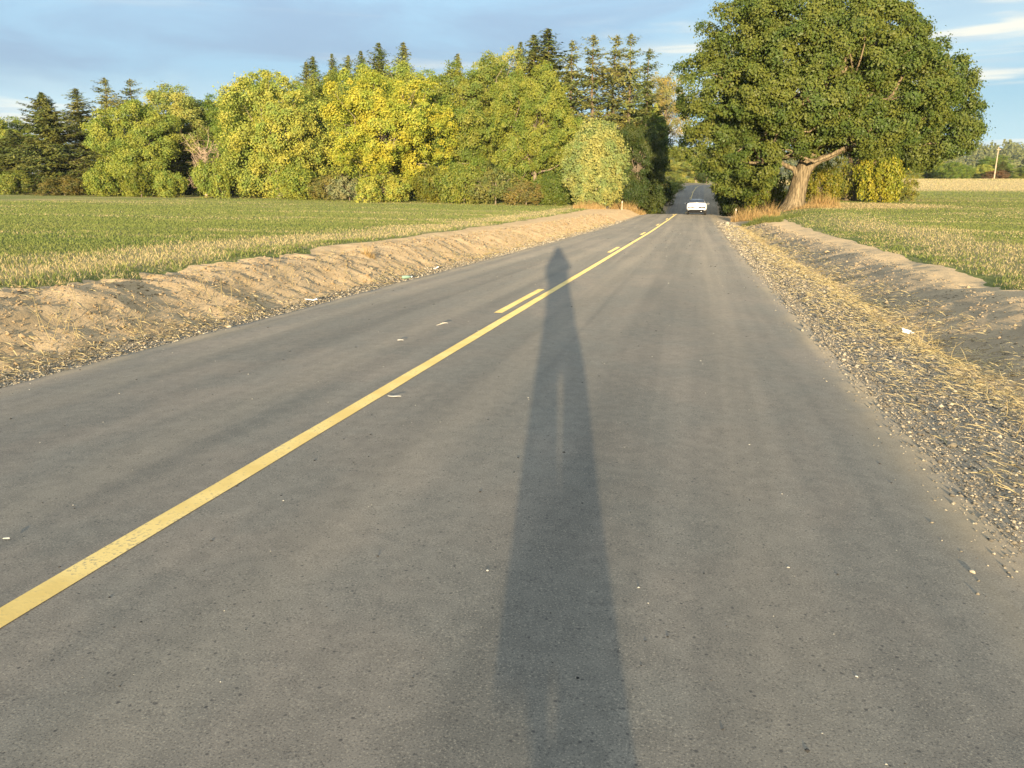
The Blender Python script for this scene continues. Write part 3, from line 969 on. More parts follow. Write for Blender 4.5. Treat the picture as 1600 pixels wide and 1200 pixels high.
W1 = 'trees along the edge of the left wood'
T = [
 # key, x, y, height, width, colour, label
 ('tall', -119.6, 118, 13.4, 15.2, YGR, 'yellow green tree at the far left end of the wood, over a low dark conifer'),
 ('fir', -111.6, 112, 10.2, 14.3, CON, 'low broad dark conifer at the far left end of the wood'),
 ('fir', -97.3, 105, 15.0, 15.0, CON, 'broadest dark conifer, standing left of the yellow green trees at the field'),
 ('spire', -101.7, 116, 16.8, 15.9, CON2, 'slim conifer top just right of the broad dark conifer'),
 ('open_fir', -92.8, 111, 17.8, 13.1, CON2, 'ragged conifer with jutting boughs, tallest at the left of the wood'),
 ('open_fir', -92.6, 118, 18.3, 12.3, CON2, 'thin ragged conifer top right beside the tallest left conifer'),
 ('spruce', -88, 106, 11.5, 13.8, CON, 'dark conifer filling the gap before the first yellow green tree'),
 ('round', -79.2, 101, 13.2, 14.1, YGR, 'yellow green rounded tree right of the left conifers'),
 ('tall', -77.9, 108, 16.3, 14.7, PALE, 'pale straw green tree rising behind the rounded yellow green one'),
 ('tall', -72.6, 112, 15.4, 10.3, GRN, 'darker green narrow tree behind the bare dead tree'),
 ('bushy', -67.6, 107, 12.0, 10.5, GRN, 'mid green low tree left of the big yellow double tree'),
 ('tall', -68.0, 113, 16.9, 12.4, YGR, 'yellow green tree top left behind the big yellow tree'),
 ('round', -55.5, 98, 16.2, 16.6, YEL, 'big yellow leaved rounded tree reaching down to the field, left of centre'),
 ('vase', -50.0, 106, 16.9, 13.4, OLV, 'olive green tree between the two big yellow trees'),
 ('round', -52.0, 119, 19.6, 17.0, YGR, 'tall yellow green crown under the distant row of conifer tips'),
 ('tall', -62.0, 118, 17.0, 12.0, YGR, 'yellow green crown left of the distant conifer tips'),
 ('vase', -35.7, 89, 14.3, 15.6, (0.345, 0.345, 0.05), 'brightest golden yellow tree in the middle of the wood edge'),
 ('tall', -38.6, 108, 18.0, 13.4, YGR, 'tall yellow green tree right behind the golden tree'),
 ('bushy', -30.6, 96, 12.6, 10.6, GRN, 'green tree with dark gaps right of the golden tree'),
 ('tall', -28.5, 98, 17.2, 12.6, OLV, 'tall olive tree with visible trunks left of the ragged conifers'),
 ('sparse', -27.2, 106, 19.4, 10.0, PALE, 'thin pale crown poking up between olive tree and conifers'),
 ('vase', -18.4, 90, 15.0, 11.2, (0.195, 0.225, 0.042), 'yellow green tree with bare lower trunks behind the pale willow bush'),
 ('round', -46.0, 126, 17.0, 14.0, GRN, 'green tree deep in the wood behind the olive tree'),
 ('tall', -24.0, 112, 15.0, 11.0, DGR, 'dark green tree deep in the wood behind the bare trunks'),
 ('tall', -83.0, 122, 15.0, 12.0, GRN, 'green tree deep in the wood behind the pale straw green tree'),
 # conifer tips over the wood
 ('spire', -67.8, 130, 21.8, 11.5, CON2, 'leftmost of the distant conifer tips above the yellow trees'),
 ('spire', -63.8, 128, 22.3, 12, CON, 'second from left of the distant conifer tips above the yellow trees'),
 ('spruce', -63, 134, 23.3, 9.3, CON, 'third from left of the distant conifer tips above the yellow trees'),
 ('spire', -59.9, 130, 22.6, 11.1, CON2, 'fourth from left of the distant conifer tips above the yellow trees'),
 ('spruce', -57, 132, 23.4, 10.7, CON, 'fifth from left of the distant conifer tips above the yellow trees'),
 ('spruce', -52.7, 128, 24, 14.4, CON, 'broad tall conifer tip, second from right in the distant row'),
 ('spire', -51, 133, 24.8, 13.6, CON2, 'thin conifer tip at the right end of the distant row'),
 ('spire', -37.9, 122, 21.1, 10.2, CON2, 'single small conifer tip alone above the yellow green trees'),
 ('spruce', -26.5, 115, 21.4, 10.7, CON, 'dark conifer at the left end of the tall ragged group'),
 ('spruce', -22.6, 108, 21.2, 14.4, CON, 'dense dark conifer, second from left in the tall ragged group'),
 ('spire', -19.5, 107, 21.6, 16.5, CON, 'dark conifer with a slim pointed tip in the tall ragged group'),
 ('open_fir', -16.6, 104, 19.8, 10.4, CON2, 'see-through conifer with pale stems left of the twin-tipped pair'),
 ('open_fir', -13.4, 100, 19.6, 11.2, CON2, 'left conifer of the twin-tipped pair above the willow bush'),
 ('open_fir', -11.6, 103, 20, 10.9, CON2, 'right conifer of the twin-tipped pair above the willow bush'),
 ('open_fir', -8.2, 97, 19.9, 9.6, CON2, 'tall see-through conifer nearest the road on its left side'),
 ('open_fir', -6.9, 104, 20, 9.9, CON, 'last conifer of the ragged group, leaning towards the road'),
 # beside the road beyond the crest
 ('willow', -9.9, 79, 8.4, 6.9, (0.275, 0.295, 0.105), 'rounded pale green willow bush standing alone before the wood by the road'),
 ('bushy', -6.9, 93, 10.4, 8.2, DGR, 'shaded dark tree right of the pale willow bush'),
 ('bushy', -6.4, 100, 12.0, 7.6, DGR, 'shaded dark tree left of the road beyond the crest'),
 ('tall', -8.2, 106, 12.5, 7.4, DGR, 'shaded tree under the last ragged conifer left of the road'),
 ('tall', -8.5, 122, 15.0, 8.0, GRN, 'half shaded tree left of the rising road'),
 ('round', -8.6, 134, 15.8, 8.0, YEL, 'small bright yellow crown just left of the road gap'),
 ('sparse', -7.2, 166, 22.8, 10.5, (0.27, 0.23, 0.075), 'thin pale yellow tree against the sky above the road gap'),
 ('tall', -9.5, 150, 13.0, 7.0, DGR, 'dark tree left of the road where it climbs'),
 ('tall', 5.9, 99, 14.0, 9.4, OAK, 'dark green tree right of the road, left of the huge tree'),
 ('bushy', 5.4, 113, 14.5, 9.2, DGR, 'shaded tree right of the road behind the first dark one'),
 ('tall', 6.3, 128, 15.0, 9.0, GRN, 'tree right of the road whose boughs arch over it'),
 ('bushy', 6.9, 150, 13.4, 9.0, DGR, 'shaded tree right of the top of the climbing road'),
 ('sparse', 4.9, 104, 21.6, 8.6, (0.17, 0.18, 0.06), 'pale thin crown peeping out left of the huge tree top'),
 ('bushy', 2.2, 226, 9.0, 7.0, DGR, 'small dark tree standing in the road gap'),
 ('round', -1.0, 300, 13.0, 24.0, PALE, 'sunlit pale tree far beyond the road gap, middle one'),
 ('round', -14.0, 312, 14.0, 20.0, YGR, 'sunlit yellow green tree far beyond the road gap, left one'),
 ('bushy', 12.0, 292, 12.5, 20.0, PALE, 'sunlit pale tree far beyond the road gap, right one'),
]
for row in T:
    tree(*row, group=W1 if row[1] < -15 else None)

S = [
 ('shrub', -104.0, 103, 3.6, 7.0, OLV, 'low olive shrub at the foot of the far left conifers'),
 ('shrub', -93.0, 101, 3.0, 8.0, (0.14, 0.125, 0.035), 'brownish low shrub at the foot of the broadest conifer'),
 ('shrub', -83.5, 98.5, 4.4, 6.4, YGR, 'yellow green shrub below the first rounded tree'),
 ('loose_shrub', -76.5, 97.0, 6.2, 5.4, (0.150, 0.175, 0.025), 'upright bright green shrub left of the dead tree'),
 ('shrub', -71.2, 96.0, 3.6, 5.4, YGR, 'small yellow green shrub directly below the dead tree'),
 ('shrub', -63.6, 95.5, 5.2, 6.2, YGR, 'conical green shrub right of the dead tree at the field'),
 ('shrub', -60.0, 99.5, 3.4, 6.0, DGR, 'dark shrub in the gap left of the big yellow tree'),
 ('shrub', -50.0, 93.5, 4.4, 7.4, YGR, 'yellow green shrub at the right foot of the big yellow tree'),
 ('loose_shrub', -45.6, 92.0, 3.6, 6.4, (0.17, 0.16, 0.05), 'olive brown shrub left of the silvery one'),
 ('loose_shrub', -41.8, 90.5, 3.6, 5.6, (0.24, 0.25, 0.14), 'silvery grey green shrub left of the golden tree'),
 ('shrub', -36.0, 86.4, 3.4, 7.4, YEL, 'golden low shrub at the foot of the golden tree'),
 ('shrub', -29.6, 88.5, 4.2, 7.0, (0.15, 0.16, 0.03), 'green shrub right of the golden tree'),
 ('shrub', -25.6, 85.6, 4.4, 6.4, OLV, 'olive shrub at the middle of the hedge before the bare trunks'),
 ('loose_shrub', -21.6, 84.2, 4.6, 6.4, (0.155, 0.165, 0.05), 'grey green loose shrub in the hedge'),
 ('loose_shrub', -17.8, 82.6, 3.0, 5.4, (0.185, 0.155, 0.05), 'reddish brown low shrub in the hedge left of the willow bush'),
 ('shrub', -14.8, 83.4, 3.6, 5.2, (0.105, 0.140, 0.028), 'green shrub touching the left side of the willow bush'),
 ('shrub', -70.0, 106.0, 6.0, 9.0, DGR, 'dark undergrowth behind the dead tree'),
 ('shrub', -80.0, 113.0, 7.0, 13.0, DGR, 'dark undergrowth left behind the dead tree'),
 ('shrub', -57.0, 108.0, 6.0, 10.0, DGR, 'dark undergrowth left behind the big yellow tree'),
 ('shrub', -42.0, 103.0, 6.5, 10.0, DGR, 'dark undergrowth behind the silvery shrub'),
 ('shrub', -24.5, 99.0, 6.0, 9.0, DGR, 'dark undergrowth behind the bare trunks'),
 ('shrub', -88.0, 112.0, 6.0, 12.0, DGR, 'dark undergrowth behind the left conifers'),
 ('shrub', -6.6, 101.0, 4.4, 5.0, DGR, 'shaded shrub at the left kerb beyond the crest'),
 ('shrub', -7.2, 126.0, 4.0, 6.0, OLV, 'shrub on the left bank of the climbing road'),
 ('shrub', -6.4, 113.0, 3.2, 4.6, OLV, 'low shrub at the left edge of the road in the dip'),
 ('shrub', -6.0, 140.0, 3.0, 5.0, DGR, 'shaded low shrub left of the climbing road, half way up'),
 ('loose_shrub', -5.6, 154.0, 3.2, 5.0, OLV, 'loose shrub left of the climbing road, near its top'),
 ('loose_shrub', -5.0, 170.0, 2.6, 5.0, PALE, 'pale shrub on the left at the top of the climbing road'),
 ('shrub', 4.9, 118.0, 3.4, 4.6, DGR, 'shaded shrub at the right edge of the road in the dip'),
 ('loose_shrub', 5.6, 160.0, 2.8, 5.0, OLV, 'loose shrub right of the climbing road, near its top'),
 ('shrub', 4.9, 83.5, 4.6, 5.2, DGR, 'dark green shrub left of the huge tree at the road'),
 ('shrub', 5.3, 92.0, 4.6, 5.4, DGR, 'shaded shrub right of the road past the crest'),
 ('shrub', 6.3, 136.0, 3.6, 6.0, OLV, 'shrub on the right bank of the climbing road'),
 ('loose_shrub', 6.2, 78.5, 5.0, 4.6, (0.130, 0.145, 0.022), 'leafy sapling clump just left of the thick pale trunk'),
 ('loose_shrub', 10.9, 79.0, 4.0, 4.2, (0.185, 0.175, 0.022), 'yellow green shrub between the two big trunks'),
 ('loose_shrub', 13.6, 88.0, 5.2, 5.0, (0.165, 0.165, 0.025), 'taller green shrub just behind the second trunk on its left'),
 ('shrub', 17.9, 86.0, 5.0, 5.2, (0.27, 0.265, 0.032), 'bright yellow shrub right of the second big trunk'),
 ('loose_shrub', 20.4, 89.0, 3.0, 3.6, (0.19, 0.19, 0.035), 'small pale shrub at the right end under the second big tree'),
]
for row in S:
    tree(*row, group='shrubs at the foot of the trees', cat='shrub')

# bare dead tree
rng = g(51)
parts = [tube(arc((0, 0, -.4), (0.5, 0, 6.6), 0, 8, rng, .12), np.linspace(.20, .05, 8), 7)]
stemp = arc((0, 0, 0), (0.5, 0, 6.6), 0, 20, rng, .05)
tw = []
for i in range(46):
    b = stemp[rng.integers(4, 20)]
    a = rng.uniform(0, 6.28); L = rng.uniform(1.2, 3.6)
    e_ = b + np.array([math.cos(a) * L * .8, math.sin(a) * L * .5, L * rng.uniform(.25, 1.0)])
    pp = arc(b, e_, -.15 * L, 6, rng, .07 * L)
    tw.append(tube(pp, np.linspace(.055, .018, 6), 4))
    for j in range(7):
        b2 = pp[rng.integers(2, 6)]
        tw.append(tube(arc(b2, b2 + rng.normal(size=3) * .55 + np.array([0, 0, .25]), 0, 4, rng, .03), [.022, .02, .016, .012], 3))
e = empty('dead_tree', (-66.3, 97.0, TZ(-66.3, 97.0)), 0.0, (1.15, 1.15, 0.95))
tag(e, 'bare pinkish grey dead tree among the yellow green trees on the left', 'tree')
add('trunk', make_mesh('trunk', *parts[0], M['dead'], True), e)
add('branches', make_mesh('branches', *join(tw), M['dead'], True), e)['kind'] = 'stuff'

# far trees beyond the right field, then the wooded ridge
FT = [
 ('bushy', 64.0, 283, 5.5, 12.0, PALE, 'pale far shrub-like tree at the left of the distant row, next to the big crown'),
 ('round', 70.5, 292, 6.6, 13.0, OLV, 'green far tree second from left in the distant row'),
 ('bushy', 76.0, 300, 7.2, 12.0, OLV, 'olive far tree third from left in the distant row'),
 ('round', 78.5, 280, 6.2, 9.6, GRN, 'round dark green far tree left of the utility pole'),
 ('tall', 84.5, 287, 5.5, 6.0, GRN, 'narrow dark far tree closest left of the utility pole'),
 ('round', 90.5, 290, 6.0, 7.6, YEL, 'yellow far tree just right of the utility pole'),
 ('bushy', 91.5, 280, 3.7, 8.0, (0.17, 0.10, 0.05), 'reddish brown far shrub at the foot of the utility pole'),
 ('spruce', 99.5, 300, 7.9, 11.7, CON, 'dark far conifer right of the utility pole'),
 ('round', 104.0, 290, 5.8, 10.0, OLV, 'olive far tree at the right edge of the distant row'),
 ('bushy', 84.0, 330, 10.1, 18.0, PALE, 'hazy pale far tree behind the utility pole'),
 ('tall', 106.0, 330, 10.8, 14.0, GRN, 'hazy green far tree at the right edge of the picture'),
]
for row in FT:
    tree(*row, group='far trees beyond the right field')

rng = g(61)
FV, FF = [], []
cols = []
n_far = 3800
az = rng.uniform(0.10, 0.62, n_far)
dd = np.exp(rng.uniform(math.log(430), math.log(1500), n_far))
for a, d in zip(az, dd):
    x, y = d * math.sin(a), d * math.cos(a)
    if fbm(np.array([x * .004]), np.array([y * .002]), 71, 2)[0] > 0.27:
        continue
    z = HILL(x, y)
    h = rng.uniform(7, 15); wd = h * rng.uniform(.35, .62)
    con = rng.random() < .35
    k = 34
    u = norm(rng.normal(size=(k, 3)))
    if con:
        zz = rng.random(k); rr = (1 - zz) * wd * .55
        P = np.stack([u[:, 0] * rr, u[:, 1] * rr, zz * h * 1.15], 1)
    else:
        P = u * np.array([wd * .6, wd * .6, h * .45]) * rng.uniform(.7, 1, (k, 1)) + np.array([0, 0, h * .52])
    V, F = leaf_quads(P + np.array([x, y, z]), u + np.array([0, -.3, .3]), h * .085, .8, rng)
    FF.append(F + sum(map(len, FV[-1:])) * 0 + (0 if not FV else off)); FV.append(V)
    off = (0 if len(FV) == 1 else off) + len(V)
M['farleaf'] = blade_material('far_foliage', (0.075, 0.095, 0.040), (0.150, 0.165, 0.060), (0.21, 0.19, 0.07), 0.1)
tag(add('far_wood', make_mesh('far_wood', np.concatenate(FV), np.concatenate(FF), M['farleaf'])), 'hazy wooded ridge along the horizon behind the right field', 'wood', kind='stuff')

# ------------------------------------------------------------------ evening haze: one closed box of even air round everything
def haze():
    m = bpy.data.materials.new('haze_air')
    m.use_nodes = True
    t = NT(m.node_tree)
    out = t.n('ShaderNodeOutputMaterial')
    v = t.n('ShaderNodeVolumePrincipled')
    v.inputs['Color'].default_value = (0.78, 0.88, 1.0, 1)
    v.inputs['Density'].default_value = 0.00007
    v.inputs['Anisotropy'].default_value = 0.0
    t.put(out.inputs['Volume'], v.outputs[0])
    x0, x1, y0, y1, z0, z1 = -6400, 6400, -1900, 9400, -45, 84
    V = np.array([(x, y, z) for z in (z0, z1) for y in (y0, y1) for x in (x0, x1)], float)
    F = np.array([(0, 2, 3, 1), (4, 5, 7, 6), (0, 1, 5, 4), (2, 6, 7, 3), (0, 4, 6, 2), (1, 3, 7, 5)])
    tag(add('haze', make_mesh('haze', V, F, m)), kind='stuff')


haze()

# ------------------------------------------------------------------ grass, straw, gravel, clods (uncountable)
def blades(P, H, Wd, rng, lean=0.35):
    n = len(P)
    a = rng.uniform(0, 6.283, n)
    side = np.stack([np.cos(a), np.sin(a), np.zeros(n)], 1) * (Wd / 2)[:, None]
    tip = P + np.stack([rng.normal(0, lean, n), rng.normal(0, lean, n), np.ones(n)], 1) * H[:, None]
    V = np.stack([P - side, P + side, tip], 1).reshape(-1, 3)
    return V, np.arange(3 * n).reshape(n, 3)


def in_view(x, y, lo=-36, hi=36):
    """rough sector ahead of the viewer, a little wider than the picture"""
    a = np.degrees(np.arctan2(x, y)) + 13.2
    return (a > lo) & (a < hi)


def polar(rng, n, az0, az1, d0, d1):
    """positions with density falling off as 1/distance squared"""
    az_ = np.radians(rng.uniform(az0, az1, n))
    d = np.exp(rng.uniform(math.log(d0), math.log(d1), n))
    return d * np.sin(az_), d * np.cos(az_), d


def ledge(y): return np.interp(y, ys, left_edge_x)
def redge(y): return np.interp(y, ys, right_edge_x)


def field_cover(side, n_green, n_straw, seed):
    rng = g(seed)
    az0, az1 = (-52, -6) if side == 'left' else (4, 27)
    out = []
    for kind, n in (('green', n_green), ('straw', n_straw)):
        x, y, d = polar(rng, n, az0, az1, 7.0, 110.0 if side == 'left' else 255.0)
        far = ledge(y) - x if side == 'left' else x - redge(y)
        ok = far > 0.0
        drift = fbm(y * .35, x * .35, 51 if side == 'left' else 52, 3)
        streak = fbm(x * .06 + y * .012, y * .22, 53 if side == 'left' else 54, 4) + 0.6 * fbm(x * .45, y * 1.0, 55, 3)
        c = 1.9 if side == 'left' else 2.6
        w_ = 1.9 if side == 'left' else 2.2
        dry = (1 - sst(np.abs(far - c - 2.0 * drift) + 0.9 * fbm(x * 1.6, y * 1.6, 59, 2), 0.5, w_ + .3)) * (1 if side == 'left' else 1 - sst(y, 40, 60))
        dry = np.maximum(dry * (0.95 if side == 'left' else 0.8), sst(streak, 0.03, 0.45) * 0.72)
        if side == 'right':
            rows = 0.5 + 0.5 * np.sin((x * 0.83 - y * 0.55) * 2 * math.pi / 0.62)
            dry = np.maximum(dry, (rows > .62) * 0.75 * sst(fbm(x * .11, y * .11, 57, 2), -.05, .2) * (y < 80))
            dry = np.maximum(dry, sst(y + 0.10 * x, 122, 136))
            dry = np.maximum(dry, 1 - sst(np.hypot((x - 13) / 9, (y - 77) / 8), .7, 1.25))
        ragged = fbm(x * 1.3, y * 1.3, 58, 3)
        dry = np.maximum(dry, (far < 0.9) * sst(ragged, -0.05, 0.15) * 0.8)
        p = dry if kind == 'straw' else 1 - dry * 0.93
        p = p * np.where(far < 0.55, sst(ragged + far * 0.9, -0.15, 0.35), 1.0)
        ok &= rng.random(n) < p
        if side == 'left':
            ok &= y < 104
        x, y, d, far = x[ok], y[ok], d[ok], far[ok]
        P = np.stack([x, y, terrain(x, y) - 0.03], 1)
        k = len(x)
        edge_up = 1 + 0.5 * (far < 0.7)
        if kind == 'green':
            H = rng.uniform(0.02, 0.065, k) * edge_up * (1 + 0.006 * d); Wd = 0.0011 * d * rng.uniform(.7, 1.5, k) + .005
        else:
            H = rng.uniform(0.02, 0.075, k) * (1 + 0.004 * d); Wd = 0.0006 * d * rng.uniform(.7, 1.4, k) + .003
        V, F = blades(P, H, Wd, rng, 0.45)
        o = add('field_grass' if kind == 'green' else 'field_stubble', make_mesh('cover', V, F, M['grass' if kind == 'green' else 'stubble']))
        lab = {('left', 'green'): 'short green grass covering the left field', ('left', 'straw'): 'pale dry stubble in streaks over the left field',
               ('right', 'green'): 'short green grass covering the right field', ('right', 'straw'): 'pale dry stubble rows in the right field'}[(side, kind)]
        tag(o, lab, 'grass', kind='stuff')


field_cover('left', 260000, 160000, 71)
field_cover('right', 180000, 190000, 72)

OCT = np.array([(1, 0, 0), (-1, 0, 0), (0, 1, 0), (0, -1, 0), (0, 0, 1), (0, 0, -1)], float)
OCF = np.array([(0, 2, 4), (2, 1, 4), (1, 3, 4), (3, 0, 4), (2, 0, 5), (1, 2, 5), (3, 1, 5), (0, 3, 5)])


def stones(P, s, rng, flat=0.65):
    n = len(P)
    sh = OCT[None] * rng.uniform(.55, 1.35, (n, 6, 1)) + rng.normal(0, .18, (n, 6, 3))
    sh = sh * s[:, None, None]
    sh[:, :, 2] *= flat
    a = rng.uniform(0, 6.283, n); c, s_ = np.cos(a)[:, None], np.sin(a)[:, None]
    X = sh[:, :, 0] * c - sh[:, :, 1] * s_; Y = sh[:, :, 0] * s_ + sh[:, :, 1] * c
    V = np.stack([X, Y, sh[:, :, 2]], -1) + P[:, None, :]
    F = (OCF[None] + (np.arange(n) * 6)[:, None, None]).reshape(-1, 3)
    return V.reshape(-1, 3), F


def strip(rng, n, y0, y1, t0, t1, side, bias=1.0):
    y = np.exp(rng.uniform(math.log(y0), math.log(y1), n))
    t = t0 + (t1 - t0) * rng.random(n) ** bias
    x = EDGE_L + xroad(y) - t if side == 'left' else EDGE_R + xroad(y) + t
    return x, y, t


rng = g(81)
x, y, t = strip(rng, 46000, 2.3, 60, -0.30, 1.5, 'right', 1.0)
ok = in_view(x, y) & (rng.random(len(x)) < 1 - sst(t, 0.9, 1.5) * .9) & (rng.random(len(x)) < 0.02 + 0.98 * sst(t, -0.16, 0.05))
x, y = x[ok], y[ok]
s = (0.003 + 0.00055 * np.hypot(x, y)) * rng.lognormal(0, .45, len(x))
zz = np.where(t[ok] < 0.03, road_top(y, x) + s * .2, terrain(x, y) - .016 + s * .2)
V, F = stones(np.stack([x, y, zz], 1), s, rng)
tag(add('gravel', make_mesh('gravel', V, F, M['gravel'])), 'grey and tan crushed gravel on the right shoulder', 'gravel', kind='stuff')
x, y, t = strip(rng, 17000, 4.2, 60, 0.02, 0.75, 'left', 1.0)
s = (0.004 + 0.0006 * np.hypot(x, y)) * rng.lognormal(0, .36, len(x))
V, F = stones(np.stack([x, y, terrain(x, y) - .016 + s * .2], 1), s, rng)
tag(add('gravel', make_mesh('gravel', V, F, M['gravel'])), 'narrow strip of grey gravel along the left asphalt edge', 'gravel', kind='stuff')

# clods of earth
x, y, t = strip(rng, 11000, 4.5, 60, 0.45, 2.35, 'left', 1.0)
s = (0.004 + 0.0006 * np.hypot(x, y)) * rng.lognormal(0, .5, len(x))
V, F = stones(np.stack([x, y, terrain(x, y) - .02 + s * .1], 1), s, rng, .7)
tag(add('dirt_clods', make_mesh('dirt_clods', V, F, M['clod']), ), 'tan crumbly clods over the left dirt bank', 'dirt', kind='stuff')
x, y, t = strip(rng, 8000, 4.5, 55, 1.2, 3.3, 'right', 1.0)
s = (0.004 + 0.0005 * np.hypot(x, y)) * rng.lognormal(0, .5, len(x))
V, F = stones(np.stack([x, y, terrain(x, y) - .02 + s * .1], 1), s, rng, .7)
tag(add('dirt_clods', make_mesh('dirt_clods', V, F, M['clod_r'])), 'greyish crumbly clods in the right ditch bank', 'dirt', kind='stuff')


def straws(x, y, rng, ln, lift=0.25):
    n = len(x)
    a = rng.uniform(0, 6.283, n)
    d = np.stack([np.cos(a), np.sin(a), rng.normal(0, lift, n)], 1)
    P0 = np.stack([x, y, terrain(x, y) - .012], 1)
    P1 = P0 + d * ln[:, None]
    P1[:, 2] = np.maximum(P1[:, 2], terrain(P1[:, 0], P1[:, 1]) - .005)
    w_ = (0.0009 + 0.00019 * np.hypot(x, y)) * rng.uniform(.7, 1.3, n)
    sd = np.stack([-np.sin(a), np.cos(a), 0 * a], 1) * w_[:, None]
    up = np.array([0, 0, 1.0]) * w_[:, None]
    mid = (P0 + P1) / 2 + up * 2 + np.stack([rng.normal(0, .025, n), rng.normal(0, .025, n), np.abs(rng.normal(0, .03, n))], 1) * ln[:, None]
    V = np.stack([P0 - sd, P0 + sd, mid - sd + up, mid + sd - up, P1], 1).reshape(-1, 3)
    b = (np.arange(n) * 5)[:, None]
    return V, [np.concatenate([b + np.array([[0, 1, 3]]), b + np.array([[0, 3, 2]]), b + np.array([[2, 3, 4]])])]


x, y, t = strip(rng, 26000, 3.0, 55, 0.25, 2.4, 'right', 1.0)
dens = np.exp(-((t - 1.35) / .38) ** 2) * .9 + .22
dens *= 0.55 + 0.9 * (fbm(x * 1.3, y * .7, 91, 3) > -0.05)
ok = (rng.random(len(x)) < dens) & in_view(x, y)
V, F = straws(x[ok], y[ok], rng, rng.uniform(.03, .15, ok.sum()) * (1 + .02 * y[ok]))
tag(add('straw', make_mesh('straw', V, F, M['stubble'])), 'pale loose straw strewn along the right gravel shoulder', 'straw', kind='stuff')
x, y, t = strip(rng, 14000, 4.5, 55, 0.3, 2.6, 'left', 1.0)
dens = np.exp(-((t - .75) / .25) ** 2) * .8 + .10
ok = rng.random(len(x)) < dens * (0.4 + 0.9 * (fbm(x * 1.1, y * .6, 93, 3) > 0.0))
V, F = straws(x[ok], y[ok], rng, rng.uniform(.03, .14, ok.sum()) * (1 + .015 * y[ok]))
tag(add('straw', make_mesh('straw', V, F, M['stubble'])), 'pale loose straw at the foot of the left dirt bank', 'straw', kind='stuff')

# grit lying on the asphalt
def grit(n, seed, mat, lab, lo, hi):
    rng = g(seed)
    y = np.exp(rng.uniform(math.log(1.6), math.log(45), n))
    x = EDGE_L + 6.5 * rng.random(n) + xroad(y)
    ok = in_view(x, y)
    x, y = x[ok], y[ok]
    s = (lo + (hi - lo) * rng.random(len(x)) ** 3) * (0.6 + 0.07 * np.hypot(x, y))
    V, F = stones(np.stack([x, y, road_top(y, x) + s * .25], 1), s, rng, .45)
    tag(add('road_grit', make_mesh('road_grit', V, F, M[mat])), lab, 'grit', kind='stuff')


grit(420, 84, 'chip', 'tiny pale chips scattered over the asphalt', .0025, .008)
grit(700, 85, 'darkchip', 'tiny dark crumbs scattered over the asphalt', .003, .010)


# ------------------------------------------------------------------ clumps of dry grass and weeds that can be counted
def clump(name, label, x, y, R_, H, n, mat, seed, cat='grass', group=None, wd=.012, lean=.4, dz=0.0):
    rng = g(seed)
    a = rng.uniform(0, 6.283, n); r = R_ * np.sqrt(rng.random(n))
    px, py = r * np.cos(a), r * np.sin(a) * .8
    pz = terrain(x + px, y + py) - ground_z(x, y)
    P = np.stack([px, py, pz - .04], 1)
    h = H * rng.uniform(.35, 1.1, n) * (1 - .6 * (r / R_) ** 2) * (1 + .5 * fbm(px * 2.2 + seed, py * 2.2, 5, 2))
    V, F = blades(P, h, wd * rng.uniform(.6, 1.4, n), rng, lean)
    return tag(add(name, make_mesh(name, V, F, M[mat]), None, (x, y, ground_z(x, y) + dz)), label, cat, group)


D_ = 'dry roadside grass'
clump('dry_grass', 'tuft of rusty dry weed alone on the left dirt bank', -6.75, 15.4, .17, .42, 130, 'drygrass', 1, 'weed', None, .011, .35)
clump('dry_grass', 'orange dry grass at the right of the road before the huge tree', 3.9, 63.5, 1.3, 1.35, 1100, 'drygrass', 2, 'grass', D_, .03, .34)
clump('dry_grass', 'orange dry grass nearest the thick pale trunk, left of it', 5.6, 66.0, .9, 1.5, 600, 'drygrass', 3, 'grass', D_, .03, .36)
clump('weed_patch', 'green weeds at the end of the ditch below the orange grass', 4.4, 56.0, 1.35, .62, 2300, 'weed', 4, 'weed', None, .035, .55)
clump('weed_patch', 'low green weeds between the orange grass and the field', 6.2, 60.0, 1.2, .42, 1100, 'weed', 24, 'weed', None, .035, .55)
clump('dry_grass', 'orange dry grass under the shaded dark trees left of the road', -6.9, 80.5, 1.9, 1.1, 1200, 'drygrass', 5, 'grass', D_, .035, .36)
clump('dry_grass', 'dry tan grass at the foot of the willow bush', -10.2, 76.2, 1.6, 1.1, 1000, 'drygrass', 6, 'grass', D_, .035, .25)
clump('dry_grass', 'tall pale dry stalks between the two big trunks', 11.0, 75.5, 1.5, 1.5, 500, 'drygrass', 7, 'grass', D_, .04, .2)
clump('dry_grass', 'low tan dry grass around the thick pale trunk', 9.6, 71.0, 2.4, .45, 1300, 'drygrass', 8, 'grass', D_, .04, .5)


def stalks(label, x, y, n, H, seed, R_=.16):
    """a few dead stems standing on the bank"""
    rng = g(seed)
    z0 = ground_z(x, y)
    e = tag(empty('dead_weed', (x, y, z0)), label, 'weed', 'dead weed stalks on the verges')
    for i in range(n):
        parts = []
        bx, by = rng.normal(0, R_, 2)
        b = np.array([bx, by, ground_z(x + bx, y + by) - z0 - .05])
        h = H * rng.uniform(.5, 1.1)
        tip = b + np.array([rng.normal(0, .35) * h, rng.normal(0, .35) * h, h])
        pp = arc(b, tip, 0, 5, rng, .02 * h)
        parts.append(tube(pp, np.linspace(.0042, .002, 5), 3))
        for j in range(2):
            q = pp[rng.integers(2, 5)]
            parts.append(tube(np.stack([q, q + rng.normal(0, .07, 3) + np.array([0, 0, .06])]), [.003, .0015], 3))
        add('stem', make_mesh('stem', *join(parts), M['stubble']), e)


